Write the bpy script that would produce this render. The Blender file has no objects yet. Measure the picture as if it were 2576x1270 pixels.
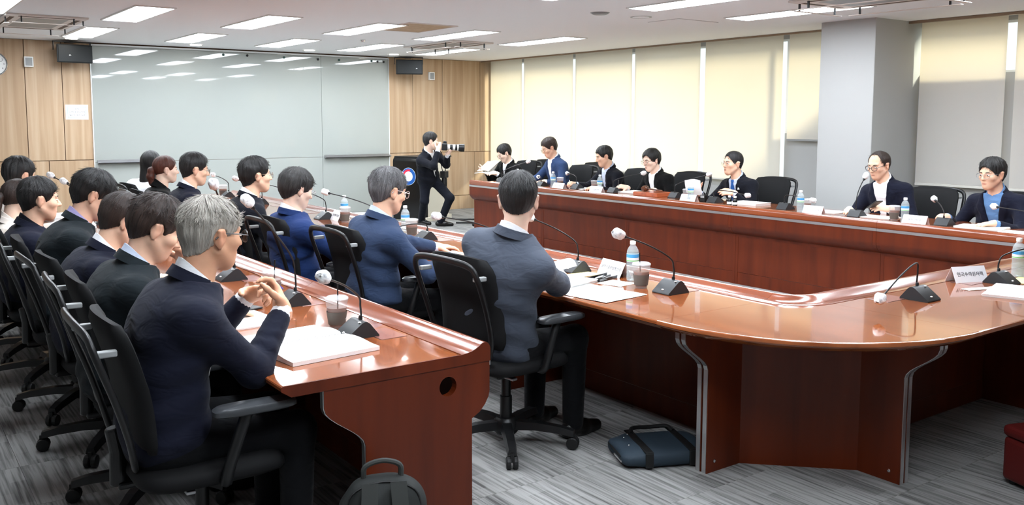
import bpy, bmesh, math, random
import numpy as np
from mathutils import Vector, Matrix

# ---------------------------------------------------------------- camera, world, sun, exposure
SC = bpy.context.scene
COL = SC.collection
CAM_H = 1.57
YAW, PITCH, ROLL, FPX = 0.6264, 0.0982, -0.0022, 2255.6
cam_data = bpy.data.cameras.new('camera')
cam = bpy.data.objects.new('camera', cam_data)
COL.objects.link(cam)
_f = Vector((math.sin(YAW) * math.cos(PITCH), math.cos(YAW) * math.cos(PITCH), -math.sin(PITCH)))
_r = Vector((math.cos(YAW), -math.sin(YAW), 0))
_d = _f.cross(_r)
_r2 = _r * math.cos(ROLL) + _d * math.sin(ROLL)
_d2 = _d * math.cos(ROLL) - _r * math.sin(ROLL)
_m = Matrix((_r2, -_d2, -_f)).transposed().to_4x4()
_m.translation = Vector((0, 0, CAM_H))
cam.matrix_world = _m
cam_data.sensor_width = 36.0
cam_data.lens = FPX * 36.0 / 2576.0
cam_data.shift_y = -(635.0 - 525.1) / 2576.0
cam_data.clip_start = 0.05
cam_data.clip_end = 300
SC.camera = cam

world = bpy.data.worlds.new('sky'); SC.world = world
world.use_nodes = True
_bg = world.node_tree.nodes['Background']
_bg.inputs['Color'].default_value = (0.93, 0.97, 1.0, 1)
_bg.inputs['Strength'].default_value = 1.15

sun_d = bpy.data.lights.new('sun', 'SUN')
sun_d.energy = 8.0
sun_d.angle = math.radians(13)
sun_d.color = (1.0, 0.9, 0.72)
sun = bpy.data.objects.new('sun', sun_d); COL.objects.link(sun)
sun.rotation_euler = Vector((-1.0, 1.25, -0.92)).to_track_quat('-Z', 'Y').to_euler()
sun.location = (20, -10, 15)

vs = SC.view_settings
vs.view_transform = 'Standard'; vs.look = 'None'; vs.gamma = 1.0; vs.use_curve_mapping = False
vs.exposure = 0.40
SC.cycles.use_denoising = True
SC.cycles.max_bounces = 8
SC.cycles.diffuse_bounces = 4
SC.cycles.glossy_bounces = 4
SC.cycles.transmission_bounces = 6
SC.cycles.transparent_max_bounces = 12
SC.cycles.caustics_reflective = False
SC.cycles.caustics_refractive = False
SC.cycles.sample_clamp_indirect = 6.0
PANEL_E = 24.0

rng = random.Random(7)

# ---------------------------------------------------------------- mesh helpers
class MB:
    """collects pieces; build() links them as one mesh object"""
    def __init__(s):
        s.v = []; s.f = []; s.m = []; s.cur = 0
    def add(s, vs, fs):
        o = len(s.v)
        s.v.extend([tuple(p) for p in vs])
        for f in fs:
            s.f.append(tuple(i + o for i in f)); s.m.append(s.cur)
        return s
    def box(s, x0, x1, y0, y1, z0, z1, M=None):
        p = [(x, y, z) for z in (z0, z1) for y in (y0, y1) for x in (x0, x1)]
        if M is not None: p = [M @ Vector(q) for q in p]
        return s.add(p, [(0, 2, 3, 1), (4, 5, 7, 6), (0, 1, 5, 4), (2, 6, 7, 3), (0, 4, 6, 2), (1, 3, 7, 5)])
    def prism(s, poly, a0, a1, axis='y', M=None):
        """closed polygon in the plane across `axis`, extruded a0..a1. axis y: poly is (x,z); x: (y,z); z: (x,y)"""
        n = len(poly); pts = []
        for a in (a0, a1):
            for (p, q) in poly:
                t = {'y': (p, a, q), 'x': (a, p, q), 'z': (p, q, a)}[axis]
                pts.append(M @ Vector(t) if M is not None else t)
        fs = [tuple(range(n))[::-1], tuple(range(n, 2 * n))]
        for i in range(n):
            j = (i + 1) % n
            fs.append((i, j, n + j, n + i))
        return s.add(pts, fs)
    def tube(s, path, r, n=8, caps=True, closed=False):
        P = [Vector(p) for p in path]; k = len(P)
        rs = r if isinstance(r, (list, tuple)) else [r] * k
        pts = []; prev = None
        for i in range(k):
            if closed: t = (P[(i + 1) % k] - P[i - 1])
            else: t = (P[min(i + 1, k - 1)] - P[max(i - 1, 0)])
            t = t.normalized() if t.length > 1e-9 else Vector((0, 0, 1))
            if prev is None:
                up = Vector((0, 0, 1)) if abs(t.z) < 0.9 else Vector((1, 0, 0))
                a = t.cross(up).normalized()
            else:
                a = (prev - t * prev.dot(t))
                a = a.normalized() if a.length > 1e-6 else t.orthogonal().normalized()
            prev = a; b = t.cross(a)
            for j in range(n):
                w = 2 * math.pi * j / n
                pts.append(P[i] + (a * math.cos(w) + b * math.sin(w)) * rs[i])
        fs = []
        for i in range(k if closed else k - 1):
            i2 = (i + 1) % k
            for j in range(n):
                j2 = (j + 1) % n
                fs.append((i * n + j, i * n + j2, i2 * n + j2, i2 * n + j))
        if caps and not closed:
            fs.append(tuple(range(n))[::-1]); fs.append(tuple(range((k - 1) * n, k * n)))
        return s.add(pts, fs)
    def lathe(s, prof, n=16, M=None, cap0=True, cap1=True):
        """prof: list of (r,z) bottom to top"""
        pts = []
        for (r, z) in prof:
            for j in range(n):
                w = 2 * math.pi * j / n
                q = Vector((r * math.cos(w), r * math.sin(w), z))
                pts.append(M @ q if M is not None else q)
        fs = []; k = len(prof)
        for i in range(k - 1):
            for j in range(n):
                j2 = (j + 1) % n
                fs.append((i * n + j, i * n + j2, (i + 1) * n + j2, (i + 1) * n + j))
        if cap0: fs.append(tuple(range(n))[::-1])
        if cap1: fs.append(tuple(range((k - 1) * n, k * n)))
        return s.add(pts, fs)
    def ball(s, c, r, n=12, m=8, M=None):
        c = Vector(c); rr = Vector(r) if isinstance(r, (tuple, list)) else Vector((r, r, r))
        pts = []; fs = []
        for i in range(m + 1):
            th = math.pi * i / m
            for j in range(n):
                w = 2 * math.pi * j / n
                q = Vector((rr.x * math.sin(th) * math.cos(w), rr.y * math.sin(th) * math.sin(w), -rr.z * math.cos(th)))
                if M is not None: q = M @ q
                pts.append(c + q)
        for i in range(m):
            for j in range(n):
                j2 = (j + 1) % n
                fs.append((i * n + j, i * n + j2, (i + 1) * n + j2, (i + 1) * n + j))
        return s.add(pts, fs)
    def grid(s, rows):
        """rows of points -> quad sheet"""
        n = len(rows[0]); pts = [p for r in rows for p in r]; fs = []
        for i in range(len(rows) - 1):
            for j in range(n - 1):
                fs.append((i * n + j, i * n + j + 1, (i + 1) * n + j + 1, (i + 1) * n + j))
        return s.add(pts, fs)
    def mesh(s, name, mats):
        me = bpy.data.meshes.new(name)
        me.from_pydata(s.v, [], s.f)
        mats = mats if isinstance(mats, (list, tuple)) else [mats]
        for m in mats: me.materials.append(m)
        if len(mats) > 1:
            me.polygons.foreach_set('material_index', s.m)
        bm = bmesh.new(); bm.from_mesh(me)
        bmesh.ops.remove_doubles(bm, verts=bm.verts, dist=1e-6)
        bmesh.ops.recalc_face_normals(bm, faces=bm.faces)
        bm.to_mesh(me); bm.free()
        return me
    def build(s, name, mats, parent=None, smooth=False, bevel=0, seg=2, angle=40):
        me = s.mesh(name, mats)
        if smooth:
            me.polygons.foreach_set('use_smooth', [True] * len(me.polygons))
            if angle < 180:
                try: me.set_sharp_from_angle(angle=math.radians(angle))
                except Exception: pass
        o = bpy.data.objects.new(name, me); COL.objects.link(o)
        if parent is not None: o.parent = parent
        if bevel:
            b = o.modifiers.new('bevel', 'BEVEL'); b.width = bevel; b.segments = seg; b.limit_method = 'ANGLE'; b.angle_limit = math.radians(35)
        return o

def tag(o, label=None, cat=None, group=None, kind=None):
    if label: o['label'] = label
    if cat: o['category'] = cat
    if group: o['group'] = group
    if kind: o['kind'] = kind
    return o

def thing(name, label, cat, loc=(0, 0, 0), rz=0.0, group=None):
    o = bpy.data.objects.new(name, None); COL.objects.link(o)
    o.empty_display_size = 0.1
    o.location = loc; o.rotation_euler = (0, 0, rz)
    return tag(o, label, cat, group)

def copy_tree(src, loc, rz=None, label=None, group=None, parent=None):
    c = src.copy(); COL.objects.link(c); c.parent = parent
    if loc is not None: c.location = loc
    if rz is not None: c.rotation_euler = (0, 0, rz)
    if label: c['label'] = label
    if group: c['group'] = group
    for ch in src.children:
        copy_tree(ch, None, parent=c)
    return c

def rot(ax, ay, az):
    from mathutils import Euler
    return Euler((ax, ay, az)).to_matrix()

def smooth_path(pts, n=8):
    """Catmull-Rom through pts"""
    P = [Vector(p) for p in pts]
    P = [P[0] * 2 - P[1]] + P + [P[-1] * 2 - P[-2]]
    out = []
    for i in range(1, len(P) - 2):
        for k in range(n):
            t = k / n
            a, b, c, d = P[i - 1], P[i], P[i + 1], P[i + 2]
            out.append(0.5 * ((2 * b) + (c - a) * t + (2 * a - 5 * b + 4 * c - d) * t * t + (3 * b - a - 3 * c + d) * t ** 3))
    out.append(P[-2])
    return out

# ---------------------------------------------------------------- materials
def lin(c):
    """sRGB 0-255 -> linear rgba"""
    o = []
    for x in c[:3]:
        x = x / 255.0
        o.append(x / 12.92 if x <= 0.04045 else ((x + 0.055) / 1.055) ** 2.4)
    return (o[0], o[1], o[2], 1.0)

def mat(name, col, rough=0.5, metal=0.0, spec=0.5, coat=0.0, coat_rough=0.05, emit=None, estr=0.0, trans=0.0, alpha=1.0, sheen=0.0, ior=1.45):
    m = bpy.data.materials.new(name); m.use_nodes = True
    b = m.node_tree.nodes['Principled BSDF']
    b.inputs['Base Color'].default_value = lin(col) if max(col) > 1.0 else (*col, 1.0)
    b.inputs['Roughness'].default_value = rough
    b.inputs['Metallic'].default_value = metal
    b.inputs['Specular IOR Level'].default_value = spec
    b.inputs['Coat Weight'].default_value = coat
    b.inputs['Coat Roughness'].default_value = coat_rough
    b.inputs['Transmission Weight'].default_value = trans
    b.inputs['Alpha'].default_value = alpha
    b.inputs['IOR'].default_value = ior
    b.inputs['Sheen Weight'].default_value = sheen
    if emit is not None:
        b.inputs['Emission Color'].default_value = lin(emit) if max(emit) > 1 else (*emit, 1)
        b.inputs['Emission Strength'].default_value = estr
    return m

def nodes(m):
    nt = m.node_tree
    return nt, nt.nodes, nt.links, nt.nodes['Principled BSDF']

def add_noise_bump(m, scale=200, strength=0.2, dist=0.002, stretch=(1, 1, 1), detail=3, coords='Object'):
    nt, N, L, b = nodes(m)
    tc = N.new('ShaderNodeTexCoord'); mp = N.new('ShaderNodeMapping'); nz = N.new('ShaderNodeTexNoise'); bp = N.new('ShaderNodeBump')
    mp.inputs['Scale'].default_value = stretch
    nz.inputs['Scale'].default_value = scale; nz.inputs['Detail'].default_value = detail
    bp.inputs['Strength'].default_value = strength; bp.inputs['Distance'].default_value = dist
    L.new(tc.outputs[coords], mp.inputs['Vector']); L.new(mp.outputs[0], nz.inputs['Vector'])
    L.new(nz.outputs[0], bp.inputs['Height']); L.new(bp.outputs[0], b.inputs['Normal'])
    return m

def grain(m, c1, c2, scale=(1, 1, 1), nscale=8.0, detail=6, rand=0.0, c3=None, coords='Object', distort=0.4):
    """streaky wood colour between c1 and c2, stretched by scale; rand: brightness change per object"""
    nt, N, L, b = nodes(m)
    tc = N.new('ShaderNodeTexCoord'); mp = N.new('ShaderNodeMapping'); nz = N.new('ShaderNodeTexNoise'); cr = N.new('ShaderNodeValToRGB')
    oi = N.new('ShaderNodeObjectInfo'); ad = N.new('ShaderNodeVectorMath'); ad.operation = 'ADD'
    mu = N.new('ShaderNodeMath'); mu.operation = 'MULTIPLY'; mu.inputs[1].default_value = 37.0
    L.new(oi.outputs['Random'], mu.inputs[0])
    L.new(tc.outputs[coords], ad.inputs[0]); L.new(mu.outputs[0], ad.inputs[1])
    mp.inputs['Scale'].default_value = scale
    L.new(ad.outputs[0], mp.inputs['Vector']); L.new(mp.outputs[0], nz.inputs['Vector'])
    nz.inputs['Scale'].default_value = nscale; nz.inputs['Detail'].default_value = detail; nz.inputs['Distortion'].default_value = distort
    L.new(nz.outputs[0], cr.inputs[0])
    e = cr.color_ramp.elements
    e[0].position = 0.32; e[0].color = lin(c1); e[1].position = 0.68; e[1].color = lin(c2)
    if c3: x = cr.color_ramp.elements.new(0.5); x.color = lin(c3)
    if rand > 0:
        hs = N.new('ShaderNodeHueSaturation'); ma = N.new('ShaderNodeMapRange')
        ma.inputs['To Min'].default_value = 1 - rand; ma.inputs['To Max'].default_value = 1 + rand
        L.new(oi.outputs['Random'], ma.inputs['Value']); L.new(ma.outputs[0], hs.inputs['Value'])
        L.new(cr.outputs[0], hs.inputs['Color']); L.new(hs.outputs[0], b.inputs['Base Color'])
    else:
        L.new(cr.outputs[0], b.inputs['Base Color'])
    return m

def emitter(name, col, strength):
    m = bpy.data.materials.new(name); m.use_nodes = True
    nt = m.node_tree; nt.nodes.clear()
    e = nt.nodes.new('ShaderNodeEmission'); o = nt.nodes.new('ShaderNodeOutputMaterial')
    e.inputs['Color'].default_value = lin(col); e.inputs['Strength'].default_value = strength
    nt.links.new(e.outputs[0], o.inputs[0])
    return m

def thin_glass(name, tint=(240, 246, 246), refl=0.04, edge=0.6):
    m = bpy.data.materials.new(name); m.use_nodes = True
    nt = m.node_tree; nt.nodes.clear(); N = nt.nodes; L = nt.links
    t = N.new('ShaderNodeBsdfTransparent'); g = N.new('ShaderNodeBsdfGlossy'); x = N.new('ShaderNodeMixShader'); o = N.new('ShaderNodeOutputMaterial')
    lw = N.new('ShaderNodeLayerWeight'); lw.inputs['Blend'].default_value = 0.5
    pw = N.new('ShaderNodeMath'); pw.operation = 'POWER'; pw.inputs[1].default_value = 4.0
    ml = N.new('ShaderNodeMath'); ml.operation = 'MULTIPLY_ADD'; ml.inputs[1].default_value = edge; ml.inputs[2].default_value = refl
    t.inputs[0].default_value = lin(tint); g.inputs['Roughness'].default_value = 0.02
    L.new(lw.outputs['Facing'], pw.inputs[0]); L.new(pw.outputs[0], ml.inputs[0]); L.new(ml.outputs[0], x.inputs[0])
    L.new(t.outputs[0], x.inputs[1]); L.new(g.outputs[0], x.inputs[2]); L.new(x.outputs[0], o.inputs[0])
    return m

M = {}
M["ceiling"] = add_noise_bump(mat("ceiling paint", (246, 247, 249), 0.9, spec=0.2), 60, 0.03)
M['white_wall'] = add_noise_bump(mat('white wall paint', (178, 178, 176), 0.8, spec=0.3), 90, 0.04)
M['oak'] = grain(mat('oak panel', (205, 170, 130), 0.45, spec=0.35), (168, 138, 108), (192, 166, 138), (9, 9, 0.35), 1.6, 6, 0.03, (180, 152, 122))
M['oak_gap'] = mat('panel joint', (92, 62, 40), 0.8)
M['carpet_sub'] = mat('subfloor', (70, 68, 66), 0.95)
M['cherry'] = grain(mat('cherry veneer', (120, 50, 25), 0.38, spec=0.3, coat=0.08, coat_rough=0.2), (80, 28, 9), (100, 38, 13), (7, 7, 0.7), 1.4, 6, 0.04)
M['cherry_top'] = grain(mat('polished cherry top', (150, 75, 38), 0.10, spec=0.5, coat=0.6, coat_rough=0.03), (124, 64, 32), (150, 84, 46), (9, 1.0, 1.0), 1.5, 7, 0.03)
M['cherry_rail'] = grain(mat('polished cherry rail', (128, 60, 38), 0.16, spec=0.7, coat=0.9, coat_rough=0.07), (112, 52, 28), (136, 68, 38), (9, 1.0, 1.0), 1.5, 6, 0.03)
M['silver'] = mat('satin aluminium', (205, 205, 205), 0.3, metal=0.9)
M['chrome'] = mat('chrome', (225, 225, 228), 0.12, metal=1.0)
M['steel'] = mat('dull steel', (170, 170, 172), 0.35, metal=0.85)
M['black_plastic'] = mat('black plastic', (22, 22, 23), 0.35, spec=0.45)
M['black_gloss'] = mat('glossy black plastic', (16, 16, 17), 0.15, spec=0.6)
M['black_mesh'] = add_noise_bump(mat('black chair fabric', (20, 20, 21), 0.75, spec=0.25), 900, 0.3, 0.001)
M['rubber'] = mat('black rubber', (14, 14, 14), 0.6)
M['white_plastic'] = mat('white plastic', (232, 232, 230), 0.4)
M['grey_plastic'] = mat('grey plastic', (150, 152, 152), 0.45)
M['paper'] = mat('white paper', (246, 246, 244), 0.8, spec=0.2)
M['ink'] = mat('printed ink', (44, 46, 52), 0.8)
M['glass'] = thin_glass('clear glass')
M['panel_light'] = emitter('ceiling panel light', (237, 246, 255), PANEL_E)
M['down_light'] = emitter('round downlight', (255, 250, 240), PANEL_E)

# ================================================================= THE ROOM
ZC = 2.62            # ceiling height
YB = 13.445          # face of the back wall
XW = 9.27            # face of the window wall
XL, YF = -2.4, -4.0  # the other two walls, behind and beside the camera

def struct(o): o['kind'] = 'structure'; return o

# ---- carpet
def carpet_material():
    m = mat('carpet tile', (120, 116, 112), 0.95, spec=0.1)
    nt, N, L, b = nodes(m)
    tc = N.new('ShaderNodeTexCoord'); oi = N.new('ShaderNodeObjectInfo')
    ad = N.new('ShaderNodeVectorMath'); ad.operation = 'ADD'
    mu = N.new('ShaderNodeMath'); mu.operation = 'MULTIPLY'; mu.inputs[1].default_value = 51.0
    L.new(oi.outputs['Random'], mu.inputs[0]); L.new(tc.outputs['Object'], ad.inputs[0]); L.new(mu.outputs[0], ad.inputs[1])
    mp = N.new('ShaderNodeMapping'); mp.inputs['Scale'].default_value = (70, 2.6, 1); L.new(ad.outputs[0], mp.inputs[0])
    n1 = N.new('ShaderNodeTexNoise'); n1.inputs['Scale'].default_value = 1.0; n1.inputs['Detail'].default_value = 2; L.new(mp.outputs[0], n1.inputs[0])
    br = N.new('ShaderNodeTexBrick'); br.inputs['Scale'].default_value = 1.0
    br.inputs['Brick Width'].default_value = 0.27; br.inputs['Row Height'].default_value = 0.10; br.inputs['Mortar Size'].default_value = 0.0
    br.inputs['Color1'].default_value = (0.2, 0.2, 0.2, 1); br.inputs['Color2'].default_value = (0.8, 0.8, 0.8, 1)
    mb = N.new('ShaderNodeMapping'); mb.inputs['Rotation'].default_value = (0, 0, math.pi / 2); L.new(ad.outputs[0], mb.inputs[0]); L.new(mb.outputs[0], br.inputs['Vector'])
    n2 = N.new('ShaderNodeTexNoise'); n2.inputs['Scale'].default_value = 420; n2.inputs['Detail'].default_value = 2; L.new(tc.outputs['Object'], n2.inputs[0])
    a1 = N.new('ShaderNodeMath'); a1.operation = 'MULTIPLY'; L.new(br.outputs['Color'], a1.inputs[0]); a1.inputs[1].default_value = 0.22
    a2 = N.new('ShaderNodeMath'); a2.operation = 'ADD'; L.new(a1.outputs[0], a2.inputs[0]); L.new(n1.outputs[0], a2.inputs[1])
    a3 = N.new('ShaderNodeMath'); a3.operation = 'MULTIPLY_ADD'; L.new(n2.outputs[0], a3.inputs[0]); a3.inputs[1].default_value = 0.16; L.new(a2.outputs[0], a3.inputs[2])
    cr = N.new('ShaderNodeValToRGB'); L.new(a3.outputs[0], cr.inputs[0])
    e = cr.color_ramp.elements; e[0].position = 0.44; e[0].color = lin((86, 85, 84)); e[1].position = 0.78; e[1].color = lin((148, 147, 145))
    L.new(cr.outputs[0], b.inputs['Base Color'])
    bp = N.new('ShaderNodeBump'); bp.inputs['Strength'].default_value = 0.5; bp.inputs['Distance'].default_value = 0.003
    L.new(a3.outputs[0], bp.inputs['Height']); L.new(bp.outputs[0], b.inputs['Normal'])
    return m
M['carpet'] = carpet_material()

floor = struct(MB().box(XL, XW + 0.3, YF, YB + 0.1, -0.12, -0.007).build('floor', M['carpet_sub']))
TS = 0.5
tile_mesh = MB().box(0.0008, TS - 0.0008, 0.0008, TS - 0.0008, -0.007, 0.0).mesh('carpet_tile', M['carpet'])
def near_tile(ix, iy):       # the nearest tiles, where the joints can be told apart
    x, y = ix * TS, iy * TS
    return -0.6 <= x <= 5.0 and 1.5 <= y <= 7.4
far_tiles = MB()
for ix in range(int(XL / TS) - 1, int(9.5 / TS) + 1):
    for iy in range(int(YF / TS), int(13.5 / TS)):
        if near_tile(ix, iy):
            o = bpy.data.objects.new('carpet_tile', tile_mesh); COL.objects.link(o)
            o.parent = floor; o.location = (ix * TS, iy * TS, 0)
        else:
            far_tiles.box(ix * TS + 0.0008, ix * TS + TS - 0.0008, iy * TS + 0.0008, iy * TS + TS - 0.0008, -0.007, 0.0)
ft = far_tiles.build('carpet_tiles', M['carpet'], floor); ft['kind'] = 'stuff'

# ---- ceiling
ce = MB()
ce.box(XL, 9.05, YF, YB + 0.1, ZC, ZC + 0.12)
ce.box(9.05, XW + 0.3, YF, YB + 0.1, ZC + 0.10, ZC + 0.22)      # pocket over the blinds
ceiling = struct(ce.build('ceiling', M['ceiling']))
M['trim'] = mat('brown ceiling edge trim', (150, 128, 108), 0.4, metal=0.3)
struct(MB().box(9.035, 9.062, 5.98, YB, ZC - 0.022, ZC - 0.001).build('trim_1', M['trim']))
struct(MB().box(9.02, 9.062, YF, 5.36, ZC - 0.028, ZC - 0.001).build('trim_2', M['trim']))
# shallow joint lines of the plasterboard, and an access hatch
M['joint'] = mat('ceiling joint', (150, 146, 142), 0.9)

# ---- back wall with oak panels
wall_back = struct(MB().box(XL, XW + 0.3, YB + 0.02, YB + 0.2, 0, ZC + 0.2).build('wall_back', M['oak_gap']))
def wall_panel(x0, x1, z0, z1, parent=wall_back):
    g = 0.004
    o = MB().box(x0 + g, x1 - g, YB, YB + 0.022, z0 + g, z1 - g).build('wall_panel', M['oak'], parent, bevel=0.002, seg=1)
    return o
for a, b in ((-2.4, -1.2), (-1.2, 0.0), (0.0, 0.9), (0.9, 1.79), (1.79, 2.235), (2.235, 2.60), (7.17, 7.64), (7.64, 8.228), (8.228, 9.016), (9.016, 9.26)):
    wall_panel(a, b, 1.015, ZC)
for a, b in ((-2.4, -1.2), (-1.2, -0.2), (-0.2, 0.9), (0.9, 2.03), (2.03, 2.60), (7.17, 7.95), (7.95, 8.90), (8.90, 9.26)):
    wall_panel(a, b, 0.24, 1.015)
struct(MB().box(XL, 2.6, YB - 0.004, YB + 0.03, 0, 0.235).box(7.17, 9.26, YB - 0.004, YB + 0.03, 0, 0.235).build('baseboard_back', M['oak'], None))

# ---- walls beside and behind the camera (white)
struct(MB().box(XL - 0.15, XL, YF, YB + 0.2, 0, ZC + 0.2).build('wall_left', M['white_wall']))
struct(MB().box(XL - 0.15, XW + 0.3, YF - 0.15, YF, 0, ZC + 0.2).build('wall_front', M['white_wall']))

# ---- window wall: high sill on the right, lower on the left
ww = MB()
ww.box(XW, XW + 0.08, 7.05, YB + 0.1, 0, 0.80)
ww.box(XW, XW + 0.08, 5.97, 7.05, 0, 1.42)
ww.box(XW, XW + 0.08, YF, 5.97, 0, 2.06)
ww.box(XW, XW + 0.08, YF, YB + 0.1, 2.57, ZC + 0.22)
ww.box(XW, XW + 0.08, 13.36, YB + 0.1, 0.80, 2.57)
ww.box(XW, XW + 0.08, 5.55, 5.97, 2.06, 2.57)
ww.box(XW, XW + 0.08, YF, 0.0, 2.06, 2.57)
wall_window = struct(ww.build('wall_right', M['white_wall']))
M['frame_white'] = mat('white window frame', (235, 236, 236), 0.4)
wi = 0
def window(y0, y1, z0, z1, transom=None):
    global wi
    wi += 1
    x = XW + 0.05; w = 0.022
    f = MB()
    f.box(x - 0.02, x + 0.02, y0, y0 + w, z0, z1); f.box(x - 0.02, x + 0.02, y1 - w, y1, z0, z1)
    f.box(x - 0.02, x + 0.02, y0 + w, y1 - w, z0, z0 + w); f.box(x - 0.02, x + 0.02, y0 + w, y1 - w, z1 - w, z1)
    zs = [z0 + w, z1 - w]
    if transom:
        f.box(x - 0.02, x + 0.02, y0 + w, y1 - w, transom - w / 2, transom + w / 2)
        zs = [z0 + w, transom - w / 2, transom + w / 2, z1 - w]
    root = f.build('window_%d' % wi, M['frame_white']); struct(root)
    for i in range(0, len(zs), 2):
        MB().box(x - 0.004, x + 0.004, y0 + w, y1 - w, zs[i], zs[i + 1]).build('pane', M['glass'], root)
for a, b in ((12.23, 13.36), (10.87, 12.23), (9.52, 10.87), (8.19, 9.52), (7.05, 8.19)):
    window(a, b, 0.80, 2.57)
window(5.97, 7.05, 1.42, 2.57)
for a, b in ((4.185, 5.55), (3.16, 4.185), (2.05, 3.16), (1.0, 2.05), (0.0, 1.0)):
    window(a, b, 2.06, 2.57)
# the neighbouring block outside, its roof level with the high sill; it shades the lower blinds
ext = MB().box(XW + 0.10, 14, -6, 5.97, -3, 2.05).build('exterior_block', mat('pale concrete', (190, 186, 178), 0.9))
struct(ext)

# ---- pillar
pil = struct(MB().box(8.42, XW + 0.05, 5.33, 5.975, 0, ZC + 0.01).build('pillar', M['white_wall'], bevel=0.006))
pil['label'] = 'white square pillar standing between the window blinds'

# ---- roller blinds
def blind_material():
    m = bpy.data.materials.new('cream blind fabric'); m.use_nodes = True
    nt = m.node_tree; nt.nodes.clear(); N = nt.nodes; L = nt.links
    d = N.new('ShaderNodeBsdfDiffuse'); t = N.new('ShaderNodeBsdfTranslucent'); x = N.new('ShaderNodeMixShader'); o = N.new('ShaderNodeOutputMaterial')
    d.inputs[0].default_value = lin((224, 222, 218)); t.inputs[0].default_value = lin((255, 235, 200)); x.inputs[0].default_value = 0.38
    tc = N.new('ShaderNodeTexCoord'); nz = N.new('ShaderNodeTexNoise'); nz.inputs['Scale'].default_value = 700
    bp = N.new('ShaderNodeBump'); bp.inputs['Strength'].default_value = 0.08; bp.inputs['Distance'].default_value = 0.001
    L.new(tc.outputs['Object'], nz.inputs[0]); L.new(nz.outputs[0], bp.inputs['Height']); L.new(bp.outputs[0], d.inputs['Normal'])
    L.new(d.outputs[0], x.inputs[1]); L.new(t.outputs[0], x.inputs[2]); L.new(x.outputs[0], o.inputs[0])
    return m
M['blind'] = blind_material()
M['blind_bar'] = mat('cream blind bar', (214, 210, 200), 0.5)
M['blind_bar_grey'] = mat('grey blind bar', (150, 150, 148), 0.5)
BL = [(13.36, 12.42, 0.81, 'cream roller blind in the corner beside the oak wall'),
      (12.36, 11.06, 0.81, 'cream roller blind second from the oak wall'),
      (11.00, 9.71, 0.81, 'cream roller blind third from the oak wall'),
      (9.65, 8.39, 0.81, 'cream roller blind fourth from the oak wall'),
      (8.30, 7.05, 0.81, 'cream roller blind crossed by a slanting shadow, left of the pillar'),
      (6.96, 5.99, 1.34, 'short narrow roller blind just left of the white pillar'),
      (5.28, 4.39, 0.90, 'cream roller blind just right of the white pillar'),
      (4.30, 3.36, 0.90, 'cream roller blind at the right edge of the picture'),
      (3.28, 2.3, 0.90, 'cream roller blind beyond the right edge of the picture'),
      (2.2, 1.1, 0.90, 'cream roller blind farthest to the right')]
for (y1, y0, zb, lab) in BL:
    t = thing('roller_blind', lab, 'blind', (9.19, (y0 + y1) / 2, zb), 0, 'roller blinds along the window wall')
    h = ZC + 0.07 - zb; w = (y1 - y0) / 2
    rows = []
    n = 10
    for i in range(n + 1):
        rows.append([(0.004 * math.sin(i * 1.3 + y0) * math.sin(j / 6 * math.pi), -w + 2 * w * j / 6, 0.01 + (h - 0.01) * i / n) for j in range(7)])
    fb = MB(); fb.grid(rows); o = fb.build('fabric', M['blind'], t, smooth=True)
    MB().box(-0.008, 0.008, -w, w, -0.012, 0.012).build('bottom_bar', M['blind_bar_grey'] if zb > 1.2 else M['blind_bar'], t, bevel=0.003)
    MB().tube([(0.02, -w, h), (0.02, w, h)], 0.022, 10).build('roller', M['blind_bar'], t, smooth=True)

# ---- glass writing wall
M['glass_board'] = mat('pale green back-painted glass', (160, 164, 159), 0.025, spec=0.5, coat=0.3, coat_rough=0.02)
gb = thing('glass_whiteboard', 'large pale green glass whiteboard covering the middle of the oak wall', 'whiteboard', (4.885, YB - 0.004, 0))
X0, X1, XS = 2.60, 7.17, 5.97
def board(x0, x1, z0, z1):
    return MB().box(x0 - 4.885 + 0.002, x1 - 4.885 - 0.002, -0.012, 0.012, z0 + 0.002, z1 - 0.002).build('glass_panel', M['glass_board'], gb, bevel=0.0015, seg=1)
board(X0, XS, 0.98, 2.575); board(XS, X1, 0.98, 2.575); board(X0, XS, 0.06, 0.98); board(XS, X1, 0.06, 0.98)
fr = MB()
fr.box(X0 - 4.885 - 0.012, X0 - 4.885, -0.016, 0.02, 0.03, 2.59); fr.box(X1 - 4.885, X1 - 4.885 + 0.012, -0.016, 0.02, 0.03, 2.59)
fr.box(X0 - 4.885, X1 - 4.885, -0.016, 0.02, 2.577, 2.60); fr.box(X0 - 4.885, X1 - 4.885, -0.016, 0.02, 0.0, 0.055)
fr.build('frame', M['frame_white'], gb)
for x0, x1 in ((2.63, 3.40), (6.0, 7.17)):
    tr = MB(); tr.box(x0 - 4.885, x1 - 4.885, -0.085, -0.012, 0.965, 0.973); tr.box(x0 - 4.885, x1 - 4.885, -0.085, -0.079, 0.965, 0.995); tr.box(x0 - 4.885, x1 - 4.885, -0.018, -0.012, 0.965, 1.01)
    tr.build('pen_tray', M['steel'], gb)

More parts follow.
